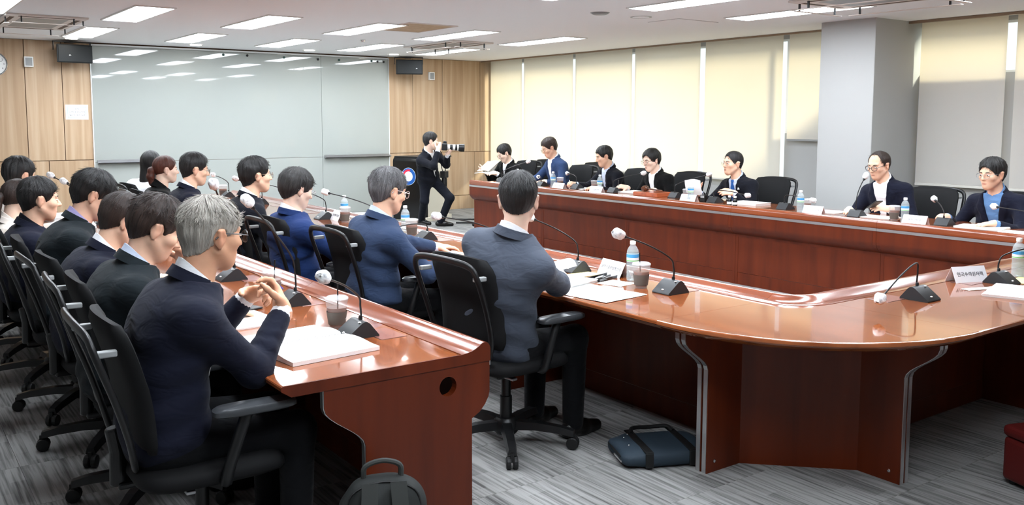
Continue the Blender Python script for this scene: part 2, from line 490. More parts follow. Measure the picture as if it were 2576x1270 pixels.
# ================================================================= DESKS
RIDGE = [(.678, .700), (.678, .7305), (.70, .7315), (.722, .736), (.742, .744), (.758, .7535), (.768, .760), (.778, .7625), (.789, .760), (.798, .751), (.803, .738), (.803, .700)]
TOPP = [(0.034, .690), (0.003, .711), (0, .714), (0, .724), (0.002, .728), (0.008, .730), (.672, .730), (.672, .690)]
APR = [(.803, .699), (.803, .578), (.798, .556), (.782, .528), (.758, .503), (.738, .491), (.724, .485), (.724, .462), (.70, .462), (.70, .699)]
def s_curve():
    pts = [(.147, .690), (.147, .628)]
    for k in range(1, 8):
        a = k / 8
        x = .147 + .148 * (a * a * (3 - 2 * a)); z = .628 - .155 * a
        pts.append((x, z))
    return pts + [(.295, .473), (.295, 0.0)]
SC_ = s_curve()
M['cut_wood'] = mat('bare cut wood', (170, 120, 70), 0.7)

def end_panel(parent, y, th, hole=False, depth=.724, band=True, name='end_panel'):
    out = SC_ + ([(depth, 0.0), (depth, .484), (.758, .503), (.782, .528), (.798, .556), (.802, .578), (.802, .6995), (.680, .6995), (.680, .690)] if depth > .7 else [(depth, 0.0), (depth, .690)])
    b = MB()
    if hole:
        c = (.622, .621); r = .036; n = 20
        ring = [(c[0] + r * math.cos(2 * math.pi * k / n), c[1] + r * math.sin(2 * math.pi * k / n)) for k in range(n + 1)]
        # keyhole outline: from the last outline point down to the hole and back
        poly = out + [(c[0], .690)] + [(c[0] + r * math.sin(2 * math.pi * k / n), c[1] + r * math.cos(2 * math.pi * k / n)) for k in range(n + 1)] + [(c[0], .690)]
        bm = bmesh.new()
        outl = out
        vs0 = [bm.verts.new((p[0], y, p[1])) for p in outl]; vh0 = [bm.verts.new((p[0], y, p[1])) for p in ring[:-1]]
        es = [bm.edges.new((vs0[i], vs0[(i + 1) % len(vs0)])) for i in range(len(vs0))] + [bm.edges.new((vh0[i], vh0[(i + 1) % n])) for i in range(n)]
        bmesh.ops.triangle_fill(bm, use_beauty=True, use_dissolve=False, edges=es)
        geom = bmesh.ops.extrude_face_region(bm, geom=bm.faces[:])
        bmesh.ops.translate(bm, verts=[g for g in geom['geom'] if isinstance(g, bmesh.types.BMVert)], vec=(0, th, 0))
        bmesh.ops.recalc_face_normals(bm, faces=bm.faces)
        me = bpy.data.meshes.new(name); bm.to_mesh(me); bm.free()
        me.materials.append(M['cherry'])
        o = bpy.data.objects.new(name, me); COL.objects.link(o); o.parent = parent
    else:
        b.prism(out, y, y + th); o = b.build(name, M['cherry'], parent)
    if band:
        bd = MB()
        w = 0.003
        for i in range(len(SC_) - 1):
            (x0, z0), (x1, z1) = SC_[i], SC_[i + 1]
            bd.add([(x0 - w, y + th * .12, z0), (x0 - w, y + th * .88, z0), (x1 - w, y + th * .12, z1), (x1 - w, y + th * .88, z1),
                    (x0 + .001, y + th * .12, z0), (x0 + .001, y + th * .88, z0), (x1 + .001, y + th * .12, z1), (x1 + .001, y + th * .88, z1)],
                   [(0, 1, 3, 2), (0, 2, 6, 4), (1, 5, 7, 3), (4, 6, 7, 5)])
        bd.build('edge_band', M['silver'], o)
    return o

def desk_unit(label, loc, rz, length, ends=(True, True), hole0=False, stripe=True, group=None, skirt_seam=True):
    t = thing('desk_unit', label, 'desk', loc, rz, group)
    g = 0.0012
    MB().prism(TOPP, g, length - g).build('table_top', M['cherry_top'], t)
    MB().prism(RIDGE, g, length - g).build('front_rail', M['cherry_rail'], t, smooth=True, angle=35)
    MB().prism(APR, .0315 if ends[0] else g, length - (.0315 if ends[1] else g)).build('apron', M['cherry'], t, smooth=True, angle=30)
    # flush metal strip on the outside of the apron
    if stripe: MB().box(.801, .8055, g, length - g, .672, .695).build('metal_strip', M['silver'], t)
    MB().box(.702, .722, .0315, length - .0315, .118, .47).build('modesty_panel', M['cherry'], t)
    MB().box(.704, .721, .0315, length - .0315, 0.0, .115).build('plinth', M['cherry'], t)
    if hole0:
        MB().prism([(.147, .690), (.034, .690), (.003, .711), (0, .714), (0, .724), (.002, .7275), (.008, .7295), (.676, .7295)] + RIDGE[2:-1] + [(.803, .690)], -.003, g).build('end_cap', M['cherry'], t)
    if ends[0]: end_panel(t, g, .030, hole0)
    if ends[1]: end_panel(t, length - g - .030, .030)
    # lid of the cable box let into the top, one for each seat
    return t

U = 1.525
GN, GM, GF, GR = 'desk units of the near row', 'desk units of the middle row', 'desk units of the window row', 'desk units of the right row'
def ordinal(i): return ['first', 'second', 'third', 'fourth', 'fifth', 'sixth', 'seventh'][i]
for i in range(4):
    desk_unit('cherry wood desk unit of the near row, %s from the open end' % ordinal(i) if i else 'cherry wood end desk unit with a round cable hole in its side panel',
              (1.03, 2.67 + i * U, 0), 0, U, hole0=(i == 0), group=GN)
for i in range(5):
    desk_unit('cherry wood desk unit of the middle row, %s from the rounded corner' % ordinal(i), (2.68, 2.66 + i * U, 0), 0, U, group=GM)
for i in range(6):
    desk_unit('cherry wood desk unit below the window blinds, %s from the left end' % ordinal(i), (7.51, 10.267 - i * U, 0), math.pi, U, group=GF)
for i in range(2):
    desk_unit('cherry wood desk unit of the right row, %s from the rounded corner' % ordinal(i), (3.597 + U * (i + 1), 1.76, 0), math.pi / 2, U, group=GR)

# rounded corner unit
cu = thing('corner_desk', 'rounded cherry wood corner desk with S-shaped legs edged in aluminium', 'desk', (3.597, 2.66, 0))
def sweep(prof, n=24, a0=math.pi, a1=1.5 * math.pi):
    b = MB(); k = len(prof); pts = []
    for i in range(n + 1):
        a = a0 + (a1 - a0) * i / n
        for (u, z) in prof:
            rx, ry = .917 - u, .90 - u
            # slightly squared outer edge
            q = 1 + 0.02 * math.sin(2 * (a - a0)) * (1 - u / .8)
            pts.append((rx * q * math.cos(a), ry * q * math.sin(a), z))
    fs = [tuple(range(k))[::-1], tuple(range(n * k, (n + 1) * k))]
    for i in range(n):
        for j in range(k):
            j2 = (j + 1) % k
            fs.append((i * k + j, i * k + j2, (i + 1) * k + j2, (i + 1) * k + j))
    b.add(pts, fs); return b
sweep(TOPP[:6] + [(.014, .730), (.668, .730)] + TOPP[6:]).build('table_top', M['cherry_top'], cu, smooth=True, angle=35)
sweep(RIDGE).build('front_rail', M['cherry_rail'], cu, smooth=True, angle=35)
sweep(APR).build('apron', M['cherry'], cu, smooth=True, angle=35)
# legs: one across each end; built in the desk's own frame and turned into place
lg = bpy.data.objects.new('leg_frame', None)
bpy.data.objects.remove(lg)
def place_panel(o, loc, rz):
    o.location = loc; o.rotation_euler = (0, 0, rz)
p1_ = end_panel(cu, 0, .030, depth=.56, name='leg'); place_panel(p1_, (-.917, -.034, 0), 0)
p2_ = end_panel(cu, 0, .030, depth=.56, name='leg'); place_panel(p2_, (-.004, -.90, 0), math.pi / 2)
dg = MB()
dg.add([(-.40, -.034, 0), (-.034, -.40, 0), (-.034, -.40, .69), (-.40, -.034, .69), (-.384, -.018, 0), (-.018, -.384, 0), (-.018, -.384, .69), (-.384, -.018, .69)],
       [(0, 1, 2, 3), (5, 4, 7, 6), (0, 3, 7, 4), (1, 5, 6, 2), (3, 2, 6, 7), (0, 4, 5, 1)])
dg.build('back_panel', M['cherry'], cu)
for p, rz in (((-.917 + .19, -.0355, .655), 0), ((-.917 + .345, -.0355, .05), 0), ((-.0355, -.90 + .19, .655), -math.pi / 2), ((-.0355, -.90 + .345, .05), -math.pi / 2)):
    o = MB().lathe([(0.008, 0), (0.008, 0.002), (0.005, 0.004)], 12).build('screw', M['chrome'], cu, smooth=True)
    o.location = p; o.rotation_euler = (math.pi / 2, 0, rz)

# ================================================================= CEILING LIGHTS
def panel_light(x, y, label):
    t = thing('ceiling_light', label, 'ceiling light', (x, y, ZC), 0, 'recessed panel lights in the ceiling')
    w, l, f = .17, .72, .018
    MB().box(-w, w, -l, l, -.006, .0).build('diffuser', M['panel_light'], t)
    fr = MB()
    fr.box(-w - f, -w, -l - f, l + f, -.012, 0); fr.box(w, w + f, -l - f, l + f, -.012, 0); fr.box(-w, w, -l - f, -l, -.012, 0); fr.box(-w, w, l, l + f, -.012, 0)
    fr.build('frame', M['white_plastic'], t)
    return t
cols = [1.03, 2.29, 3.55, 4.78, 6.03, 7.38]
rows_ = [11.88, 9.56, 5.53, 3.2, 0.9]
cn = ['leftmost', 'second from left', 'third from left', 'third from the windows', 'second from the windows', 'nearest the windows']
rn = ['in the row closest to the oak wall', 'in the second row from the oak wall', 'in the third row from the oak wall', 'in the row above the near desk end', 'in the unseen row added over the camera']
for i, x in enumerate(cols):
    for j, y in enumerate(rows_):
        if (i == 0 and j == 0) or (i > 1 and j == 4): continue  # row over the camera is unseen; two lights added for the near people
        panel_light(x, y, 'panel light %s %s' % (cn[i], rn[j]))
for x, y, lab in ((2.28, 12.92, 'small round downlight above the left loudspeaker'), (3.88, 12.95, 'small round downlight above the left half of the whiteboard'), (5.55, 12.9, 'small round downlight above the middle of the whiteboard'), (6.98, 12.88, 'small round downlight beside the right loudspeaker')):
    t = thing('downlight', lab, 'ceiling light', (x, y, ZC), 0, 'round downlights')
    MB().lathe([(.075, -.004), (.075, 0)], 24).build('lens', M['down_light'], t)
    MB().lathe([(.095, -.003), (.092, -.009), (.078, -.009), (.076, -.003)], 24, cap0=False, cap1=False).build('ring', M['white_plastic'], t, smooth=True)

# ================================================================= OFFICE CHAIRS
def pad_sheet(cx, w, h, th, curve, top_r, lean, z0, x0, n=10, m=12, wrap=0.03):
    """cushion: rounded slab standing up, leaning back; returns MB"""
    b = MB()
    def P(u, v, side):
        # u -1..1 across, v 0..1 up
        r = 1.0
        if v > 1 - top_r:
            q = (v - (1 - top_r)) / top_r
            r = 1 - 0.16 * q ** 3
        if v < 0.12:
            r = 1 - 0.10 * ((0.12 - v) / 0.12) ** 2
        y = w * u * r
        edge = min(1.0, (1 - abs(u)) * 5.0); vedge = min(1.0, min(v, 1 - v) * 7.0)
        t = th * (0.35 + 0.65 * math.sqrt(max(0, edge * (2 - edge))) * math.sqrt(max(0, vedge * (2 - vedge))))
        bow = wrap * u * u
        zz = z0 + h * v - 0.014 * u * u * (1 if v > .5 else 0)
        xx = x0 - lean * v + curve * math.sin(math.pi * v) + bow
        return (xx + (t / 2 if side else -t / 2), y, zz)
    rows_f = [[P(-1 + 2 * i / n, j / m, 1) for i in range(n + 1)] for j in range(m + 1)]
    rows_b = [[P(-1 + 2 * i / n, j / m, 0) for i in range(n + 1)] for j in range(m + 1)]
    b.grid(rows_f); b.grid([r[::-1] for r in rows_b])
    # sides
    b.grid([[rows_f[j][0], rows_b[j][0]] for j in range(m + 1)]); b.grid([[rows_b[j][n], rows_f[j][n]] for j in range(m + 1)])
    b.grid([[rows_b[0][i], rows_f[0][i]] for i in range(n + 1)]); b.grid([[rows_f[m][i], rows_b[m][i]] for i in range(n + 1)])
    return b

M['arm_pad'] = mat('arm pad with painted sheen', (58, 60, 63), 0.32, spec=0.5)  # base colour lightened to paint in the sheen on the pads
def make_chair():
    t = thing('office_chair', 'black office chair', 'chair')
    # seat
    s = MB(); n = 14
    lay = [(.405, .80), (.412, .96), (.43, 1.0), (.452, .99), (.466, .93), (.472, .80), (.470, .4)]
    pts = []; k = 28
    for z, sc in lay:
        for j in range(k):
            a = 2 * math.pi * j / k
            c, si = math.cos(a), math.sin(a)
            e = .45
            x = .245 * sc * math.copysign(abs(c) ** e, c); y = .255 * sc * math.copysign(abs(si) ** e, si)
            zz = z - (.03 * max(0, (x - .17) / .075) ** 2 if x > .17 else 0)
            pts.append((x, y, zz))
    fs = [tuple(range(k))[::-1], tuple(range((len(lay) - 1) * k, len(lay) * k))]
    for i in range(len(lay) - 1):
        for j in range(k):
            fs.append((i * k + j, i * k + (j + 1) % k, (i + 1) * k + (j + 1) % k, (i + 1) * k + j))
    s.add(pts, fs); s.build('seat', M['black_mesh'], t, smooth=True, angle=60)
    # backrest cushion
    pad_sheet(0, .235, .43, .052, .022, .22, .085, .535, -.225).build('backrest', M['black_mesh'], t, smooth=True, angle=70)
    # open plastic frame behind the cushion
    path = []
    for zz, y, x in ((.47, .11, -.232), (.51, .185, -.248), (.60, .226, -.268), (.72, .240, -.302), (.82, .244, -.336), (.885, .240, -.358), (.922, .222, -.368), (.939, .180, -.376), (.947, .10, -.384), (.949, 0, -.386)):
        path.append((x, y, zz))
    full = path + [(x, -y, z) for (x, y, z) in path[:-1][::-1]]
    fr = MB(); P = smooth_path(full, 4); k = 10
    # flattened tube
    ring = []
    for i, p in enumerate(P):
        tg = (P[min(i + 1, len(P) - 1)] - P[max(i - 1, 0)]).normalized()
        a = Vector((1, 0, .2)).normalized(); a = (a - tg * a.dot(tg)).normalized(); bb = tg.cross(a)
        ring.append([p + a * (.011 * math.cos(2 * math.pi * j / k)) + bb * (.017 * math.sin(2 * math.pi * j / k)) for j in range(k)])
    pts = [q for r in ring for q in r]; fs = []
    for i in range(len(ring) - 1):
        for j in range(k):
            fs.append((i * k + j, i * k + (j + 1) % k, (i + 1) * k + (j + 1) % k, (i + 1) * k + j))
    fs.append(tuple(range(k))[::-1]); fs.append(tuple(range((len(ring) - 1) * k, len(ring) * k)))
    fr.add(pts, fs)
    bf = fr.build('back_frame', M['black_plastic'], t, smooth=True, angle=70)
    # side wings from cushion to frame, with bright clips near the top
    for sgn in (1, -1):
        MB().box(-.352, -.290, sgn * .212 - .012, sgn * .212 + .012, .865, .885).build('clip', M['grey_plastic'], bf, bevel=.004)
        # armrest
        a = MB()
        a.tube(smooth_path([(.02, sgn * .20, .42), (.01, sgn * .262, .425), (.015, sgn * .285, .48), (.05, sgn * .285, .58), (.075, sgn * .283, .645)], 5), [.020] * 21, 8)
        ar = a.build('armrest', M['black_plastic'], t, smooth=True, angle=60)
        p = MB(); ppts = []; kk = 18
        for z, sc in ((.645, .9), (.650, 1), (.664, 1), (.672, .9)):
            for j in range(kk):
                an = 2 * math.pi * j / kk; c, si = math.cos(an), math.sin(an)
                ppts.append((.10 + .135 * sc * math.copysign(abs(c) ** .5, c), sgn * .283 + .042 * sc * math.copysign(abs(si) ** .6, si), z))
        pf = [tuple(range(kk))[::-1], tuple(range(3 * kk, 4 * kk))]
        for i in range(3):
            for j in range(kk): pf.append((i * kk + j, i * kk + (j + 1) % kk, (i + 1) * kk + (j + 1) % kk, (i + 1) * kk + j))
        p.add(ppts, pf); p.build('arm_pad', M['arm_pad'], ar, smooth=True, angle=50)
    # mechanism, lift, star base
    mc = MB(); mc.box(-.12, .12, -.09, .09, .355, .407); mc.box(-.27, -.10, -.035, .035, .375, .40); mc.tube([(-.265, 0, .385), (-.262, 0, .50), (-.275, 0, .58)], .028, 8)
    mc.build('tilt_mechanism', M['black_plastic'], t, bevel=.008)
    MB().box(-.09, -.06, -.16, -.09, .362, .374).build('lever', M['steel'], t, bevel=.003)
    MB().lathe([(.030, .10), (.030, .24), (.024, .242), (.024, .36)], 14).build('gas_lift', M['black_plastic'], t, smooth=True)
    MB().lathe([(.05, .055), (.062, .07), (.062, .115), (.045, .135)], 18).build('hub', M['black_plastic'], t, smooth=True)
    leg = MB()
    lp = [(.04, 0, .100), (.15, 0, .103), (.27, 0, .092), (.335, 0, .078)]
    pts = []
    for i, p in enumerate(lp):
        hw = .032 - .010 * i / 3; hh = .020 - .006 * i / 3
        pts += [(p[0], -hw, p[2] - hh), (p[0], hw, p[2] - hh), (p[0], hw * .7, p[2] + hh), (p[0], -hw * .7, p[2] + hh)]
    fs = [(3, 2, 1, 0), (12, 13, 14, 15)]
    for i in range(3):
        for j in range(4): fs.append((i * 4 + j, i * 4 + (j + 1) % 4, i * 4 + 4 + (j + 1) % 4, i * 4 + 4 + j))
    leg.add(pts, fs)
    lm = leg.mesh('base_leg', M['black_plastic'])
    cm_ = MB()
    for s2 in (-1, 1):
        Mx = Matrix.Translation((.33, s2 * .016, .030)) @ Matrix.Rotation(math.pi / 2, 4, 'X')
        cm_.lathe([(.020, -.011), (.028, -.010), (.030, -.004), (.030, .006), (.026, .011)], 14, Mx)
    cm_.box(.315, .345, -.008, .008, .035, .075)
    cmm = cm_.mesh('caster', M['rubber'])
    for q in range(5):
        an = math.radians(72 * q + 20)
        o = bpy.data.objects.new('base_leg', lm); COL.objects.link(o); o.parent = t; o.rotation_euler = (0, 0, an)
        c = bpy.data.objects.new('caster', cmm); COL.objects.link(c); c.parent = o
    return t
CHAIR = make_chair()
_chair_used = [False]
def chair(x, y, rz, label, group):
    if not _chair_used[0]:
        _chair_used[0] = True
        CHAIR.location = (x, y, 0); CHAIR.rotation_euler = (0, 0, rz); tag(CHAIR, label, 'chair', group); return CHAIR
    return copy_tree(CHAIR, (x, y, 0), rz, label, group)

# ================================================================= PEOPLE
# every figure is grown as a distance field on a fine grid (numpy) and meshed with surface nets
FAR = 0.06
class Field:
    def __init__(s, lo, hi, h):
        s.lo = np.array(lo, float) - 3 * h; s.h = h
        s.n = np.ceil((np.array(hi, float) + 3 * h - s.lo) / h).astype(int) + 1
        s.a = np.full(s.n, FAR, np.float32)
    def block(s, lo, hi):
        i0 = np.clip(np.floor((np.array(lo) - s.lo) / s.h).astype(int), 0, s.n)
        i1 = np.clip(np.ceil((np.array(hi) - s.lo) / s.h).astype(int) + 1, 0, s.n)
        if (i1 <= i0).any(): return None
        ax = [(s.lo[k] + s.h * np.arange(i0[k], i1[k])).astype(np.float32) for k in range(3)]
        X = ax[0][:, None, None]; Y = ax[1][None, :, None]; Z = ax[2][None, None, :]
        return (slice(i0[0], i1[0]), slice(i0[1], i1[1]), slice(i0[2], i1[2])), (X, Y, Z)
    def join(s, fn, lo, hi, k=0.02):
        m = k + 2.5 * s.h
        b = s.block(np.array(lo) - m, np.array(hi) + m)
        if b is None: return
        sl, P = b
        d = fn(P); a = s.a[sl]
        if k > 0:
            h = np.maximum(k - np.abs(a - d), 0) / k
            s.a[sl] = np.minimum(a, d) - h * h * (k * 0.25)
        else:
            s.a[sl] = np.minimum(a, d)
    def cut(s, fn, lo=None, hi=None, k=0.01):
        if lo is None: lo, hi = s.lo, s.lo + s.h * s.n
        m = k + 2 * s.h
        b = s.block(np.array(lo) - m, np.array(hi) + m)
        if b is None: return
        sl, P = b
        d = -fn(P); a = s.a[sl]
        h = np.maximum(k - np.abs(a - d), 0) / max(k, 1e-6)
        s.a[sl] = np.maximum(a, d) + h * h * (k * 0.25)
    def mesh(s):
        a = s.a; neg = a < 0
        c = np.zeros(tuple(x - 1 for x in a.shape), np.int8)
        for dx in (0, 1):
            for dy in (0, 1):
                for dz in (0, 1):
                    c += neg[dx:a.shape[0] - 1 + dx, dy:a.shape[1] - 1 + dy, dz:a.shape[2] - 1 + dz]
        act = (c > 0) & (c < 8)
        I = np.argwhere(act); n = len(I)
        idx = np.full(c.shape, -1, np.int32); idx[act] = np.arange(n)
        corner = {}
        for dx in (0, 1):
            for dy in (0, 1):
                for dz in (0, 1):
                    corner[dx, dy, dz] = a[I[:, 0] + dx, I[:, 1] + dy, I[:, 2] + dz].astype(np.float64)
        acc = np.zeros((n, 3)); cnt = np.zeros(n)
        for ax in range(3):
            o = [k for k in range(3) if k != ax]
            for u in (0, 1):
                for v in (0, 1):
                    p = [0, 0, 0]; p[o[0]] = u; p[o[1]] = v; q = list(p); q[ax] = 1
                    A = corner[tuple(p)]; B = corner[tuple(q)]
                    cr = (A < 0) != (B < 0)
                    t = np.where(cr, A / np.where(cr, A - B, 1), 0)
                    pos = np.tile(np.array(p, float), (n, 1)); pos[:, ax] = t
                    acc[cr] += pos[cr]; cnt[cr] += 1
        V = s.lo + s.h * (I + acc / cnt[:, None])
        Q = []
        for ax in range(3):
            o1, o2 = [(1, 2), (2, 0), (0, 1)][ax]
            sl0 = [slice(None)] * 3; sl1 = [slice(None)] * 3
            sl0[ax] = slice(0, -1); sl1[ax] = slice(1, None)
            A = neg[tuple(sl0)]; B = neg[tuple(sl1)]
            E = np.argwhere(A != B)
            E = E[(E[:, o1] > 0) & (E[:, o2] > 0) & (E[:, o1] < a.shape[o1] - 1) & (E[:, o2] < a.shape[o2] - 1)]
            fl = A[E[:, 0], E[:, 1], E[:, 2]]
            def cell(d1, d2):
                C = E.copy(); C[:, o1] += d1; C[:, o2] += d2
                return idx[C[:, 0], C[:, 1], C[:, 2]]
            q = np.stack([cell(-1, -1), cell(0, -1), cell(0, 0), cell(-1, 0)], 1)
            q[~fl] = q[~fl][:, ::-1]
            Q.append(q)
        return V, np.concatenate(Q)

def np_mesh(name, V, Q, material, parent, smooth=True):
    me = bpy.data.meshes.new(name)
    me.vertices.add(len(V)); me.vertices.foreach_set('co', np.ascontiguousarray(V, np.float32).ravel())
    me.loops.add(len(Q) * 4); me.loops.foreach_set('vertex_index', np.ascontiguousarray(Q, np.int32).ravel())
    me.polygons.add(len(Q)); me.polygons.foreach_set('loop_start', np.arange(0, len(Q) * 4, 4, dtype=np.int32))
    me.update(calc_edges=True)
    me.polygons.foreach_set('use_smooth', np.ones(len(Q), bool))
    for m in (material if isinstance(material, (list, tuple)) else [material]): me.materials.append(m)
    o = bpy.data.objects.new(name, me); COL.objects.link(o)
    if parent is not None: o.parent = parent
    return o

def v3(*a): return np.array(a, float)
def unit(v): return v / max(np.linalg.norm(v), 1e-9)

def f_cone(a, b, ra, rb):
    a = np.array(a, float); b = np.array(b, float); ab = b - a; L2 = max(float(ab @ ab), 1e-9)
    def fn(P):
        X, Y, Z = P
        px, py, pz = X - a[0], Y - a[1], Z - a[2]
        h = np.clip((px * ab[0] + py * ab[1] + pz * ab[2]) / L2, 0, 1)
        return np.sqrt((px - h * ab[0]) ** 2 + (py - h * ab[1]) ** 2 + (pz - h * ab[2]) ** 2) - (ra + h * (rb - ra))
    r = max(ra, rb)
    return fn, np.minimum(a, b) - r, np.maximum(a, b) + r
def f_ell(c, r, R=None):
    c = np.array(c, float); r = np.array(r, float); R = np.eye(3) if R is None else R
    def fn(P):
        X, Y, Z = P
        p = [X - c[0], Y - c[1], Z - c[2]]
        q = [R[0, k] * p[0] + R[1, k] * p[1] + R[2, k] * p[2] for k in range(3)]
        k0 = np.sqrt(sum((q[k] / r[k]) ** 2 for k in range(3))); k1 = np.sqrt(sum((q[k] / r[k] ** 2) ** 2 for k in range(3)))
        return k0 * (k0 - 1) / np.maximum(k1, 1e-6)
    ex = np.sqrt(((R * r) ** 2).sum(1))
    return fn, c - ex, c + ex

def eul(yaw, pitch, roll=0.0):
    """head frame: columns = forward, left, up. pitch > 0 looks down"""
    cy, sy, cp, sp, cr, sr = math.cos(yaw), math.sin(yaw), math.cos(pitch), math.sin(pitch), math.cos(roll), math.sin(roll)
    Rz = np.array([[cy, -sy, 0], [sy, cy, 0], [0, 0, 1]]); Ry = np.array([[cp, 0, sp], [0, 1, 0], [-sp, 0, cp]]); Rx = np.array([[1, 0, 0], [0, cr, -sr], [0, sr, cr]])
    return Rz @ Ry @ Rx

# ---- materials for people
def skin_material(name, col):
    m = mat(name, col, 0.5, spec=0.35)
    nt, N, L, b = nodes(m)
    b.inputs['Subsurface Weight'].default_value = 0.12
    b.inputs['Subsurface Radius'].default_value = (0.012, 0.005, 0.003)
    at = N.new('ShaderNodeAttribute'); at.attribute_name = 'tint'
    mx = N.new('ShaderNodeMix'); mx.data_type = 'RGBA'; mx.blend_type = 'MIX'
    c = lin(col); mx.inputs['A'].default_value = c; mx.inputs['B'].default_value = (c[0] * 0.72, c[1] * 0.42, c[2] * 0.40, 1)
    L.new(at.outputs['Fac'], mx.inputs['Factor'])
    nz = N.new('ShaderNodeTexNoise'); nz.inputs['Scale'].default_value = 40
    tc = N.new('ShaderNodeTexCoord'); L.new(tc.outputs['Object'], nz.inputs[0])
    hs = N.new('ShaderNodeHueSaturation'); mr = N.new('ShaderNodeMapRange'); mr.inputs['To Min'].default_value = 0.93; mr.inputs['To Max'].default_value = 1.06
    L.new(nz.outputs[0], mr.inputs['Value']); L.new(mr.outputs[0], hs.inputs['Value'])
    L.new(mx.outputs['Result'], hs.inputs['Color']); L.new(hs.outputs[0], b.inputs['Base Color'])
    return m
def hair_material(name, dark, light, mixpos=0.55, rough=0.42, freq=26):
    m = mat(name, dark, rough, spec=0.45)
    nt, N, L, b = nodes(m)
    at = N.new('ShaderNodeAttribute'); at.attribute_name = 'flow'
    nz = N.new('ShaderNodeTexNoise'); nz.inputs['Scale'].default_value = freq; nz.inputs['Detail'].default_value = 5; nz.inputs['Roughness'].default_value = 0.7
    L.new(at.outputs['Vector'], nz.inputs['Vector'])
    cr = N.new('ShaderNodeValToRGB'); L.new(nz.outputs[0], cr.inputs[0])
    e = cr.color_ramp.elements; e[0].position = mixpos - 0.16; e[0].color = lin(dark); e[1].position = mixpos + 0.16; e[1].color = lin(light)
    L.new(cr.outputs[0], b.inputs['Base Color'])
    bp = N.new('ShaderNodeBump'); bp.inputs['Strength'].default_value = 0.75; bp.inputs['Distance'].default_value = 0.004
    L.new(nz.outputs[0], bp.inputs['Height']); L.new(bp.outputs[0], b.inputs['Normal'])
    return m
def cloth_material(name, col, rough=0.85, fine=1400):
    m = mat(name, col, rough, spec=0.2, sheen=0.04)
    nt, N, L, b = nodes(m)
    tc = N.new('ShaderNodeTexCoord')
    n1 = N.new('ShaderNodeTexNoise'); n1.inputs['Scale'].default_value = fine; n1.inputs['Detail'].default_value = 1; L.new(tc.outputs['Object'], n1.inputs[0])
    mp = N.new('ShaderNodeMapping'); mp.inputs['Scale'].default_value = (1, 1, 2.2); L.new(tc.outputs['Object'], mp.inputs[0])
    n2 = N.new('ShaderNodeTexNoise'); n2.inputs['Scale'].default_value = 9; n2.inputs['Detail'].default_value = 2; n2.inputs['Distortion'].default_value = 1.0; L.new(mp.outputs[0], n2.inputs[0])
    b1 = N.new('ShaderNodeBump'); b1.inputs['Strength'].default_value = 0.35; b1.inputs['Distance'].default_value = 0.02; L.new(n2.outputs[0], b1.inputs['Height'])
    b2 = N.new('ShaderNodeBump'); b2.inputs['Strength'].default_value = 0.25; b2.inputs['Distance'].default_value = 0.0008; L.new(n1.outputs[0], b2.inputs['Height']); L.new(b1.outputs[0], b2.inputs['Normal'])
    L.new(b2.outputs[0], b.inputs['Normal'])
    hs = N.new('ShaderNodeHueSaturation'); hs.inputs['Color'].default_value = lin(col)
    mr = N.new('ShaderNodeMapRange'); mr.inputs['To Min'].default_value = 0.82; mr.inputs['To Max'].default_value = 1.18
    L.new(n1.outputs[0], mr.inputs['Value']); L.new(mr.outputs[0], hs.inputs['Value']); L.new(hs.outputs[0], b.inputs['Base Color'])
    return m
SKIN = {'mid': skin_material('skin', (230, 186, 158)), 'light': skin_material('fair skin', (240, 206, 184)), 'tan': skin_material('tanned skin', (216, 164, 132))}
HAIR = {'black': hair_material('black hair', (14, 13, 13), (44, 41, 40)), 'brown': hair_material('dark brown hair', (26, 18, 15), (70, 52, 44)),
        'grey': hair_material('salt and pepper hair', (30, 29, 30), (150, 148, 150), 0.56), 'silver': hair_material('ash grey hair', (112, 102, 90), (200, 194, 184), 0.48),
        'auburn': hair_material('auburn hair', (56, 26, 18), (112, 58, 40)), 'greyish': hair_material('black hair with grey strands', (22, 20, 19), (86, 82, 80), 0.62)}
CLOTH = {'navy': cloth_material('navy wool', (17, 20, 36)), 'darknavy': cloth_material('dark navy wool', (12, 14, 23)), 'black': cloth_material('black wool', (11, 12, 13)),
         'blue': cloth_material('blue wool', (24, 44, 88)), 'steelblue': cloth_material('grey blue wool', (44, 58, 84)), 'grey': cloth_material('grey wool', (68, 74, 86)),
         'greenblack': cloth_material('dark green grey wool', (21, 28, 32)), 'white': cloth_material('white cotton', (236, 236, 238), 0.8), 'paleblue': cloth_material('pale blue cotton', (196, 206, 226), 0.8),
         'lilac': cloth_material('lilac cotton', (168, 160, 204), 0.8), 'denim': cloth_material('blue chambray', (96, 132, 176), 0.85), 'midblue': cloth_material('mid blue wool', (42, 60, 94)),
         'cream': cloth_material('cream cotton', (226, 216, 206), 0.8), 'trouser': cloth_material('black trousers', (10, 11, 14)), 'trousernavy': cloth_material('navy trousers', (13, 16, 26)), 'tie': cloth_material('blue silk tie', (36, 84, 150), 0.5)}
M['shoe'] = mat('black shoe leather', (16, 14, 13), 0.3, spec=0.5)
M['mouth'] = mat('lip line', (112, 50, 44), 0.5)
M['eye_white'] = mat('eye white', (228, 222, 216), 0.3)
M['eye_dark'] = mat('dark iris', (20, 13, 10), 0.15)
M['lens'] = thin_glass('spectacle lens', (246, 246, 246), .015, .10)
M['lens_dark'] = thin_glass('tinted lens', (120, 100, 100))
M['wire'] = mat('spectacle wire', (120, 100, 84), 0.25, metal=0.9)
M['wire_dark'] = mat('dark spectacle frame', (30, 26, 26), 0.3)
M['wire_pale'] = mat('pale spectacle frame', (206, 190, 186), 0.25, metal=0.6)
M['red_cord'] = mat('red lanyard', (190, 30, 36), 0.6)
M['black_cord'] = mat('black lanyard', (26, 24, 26), 0.6)

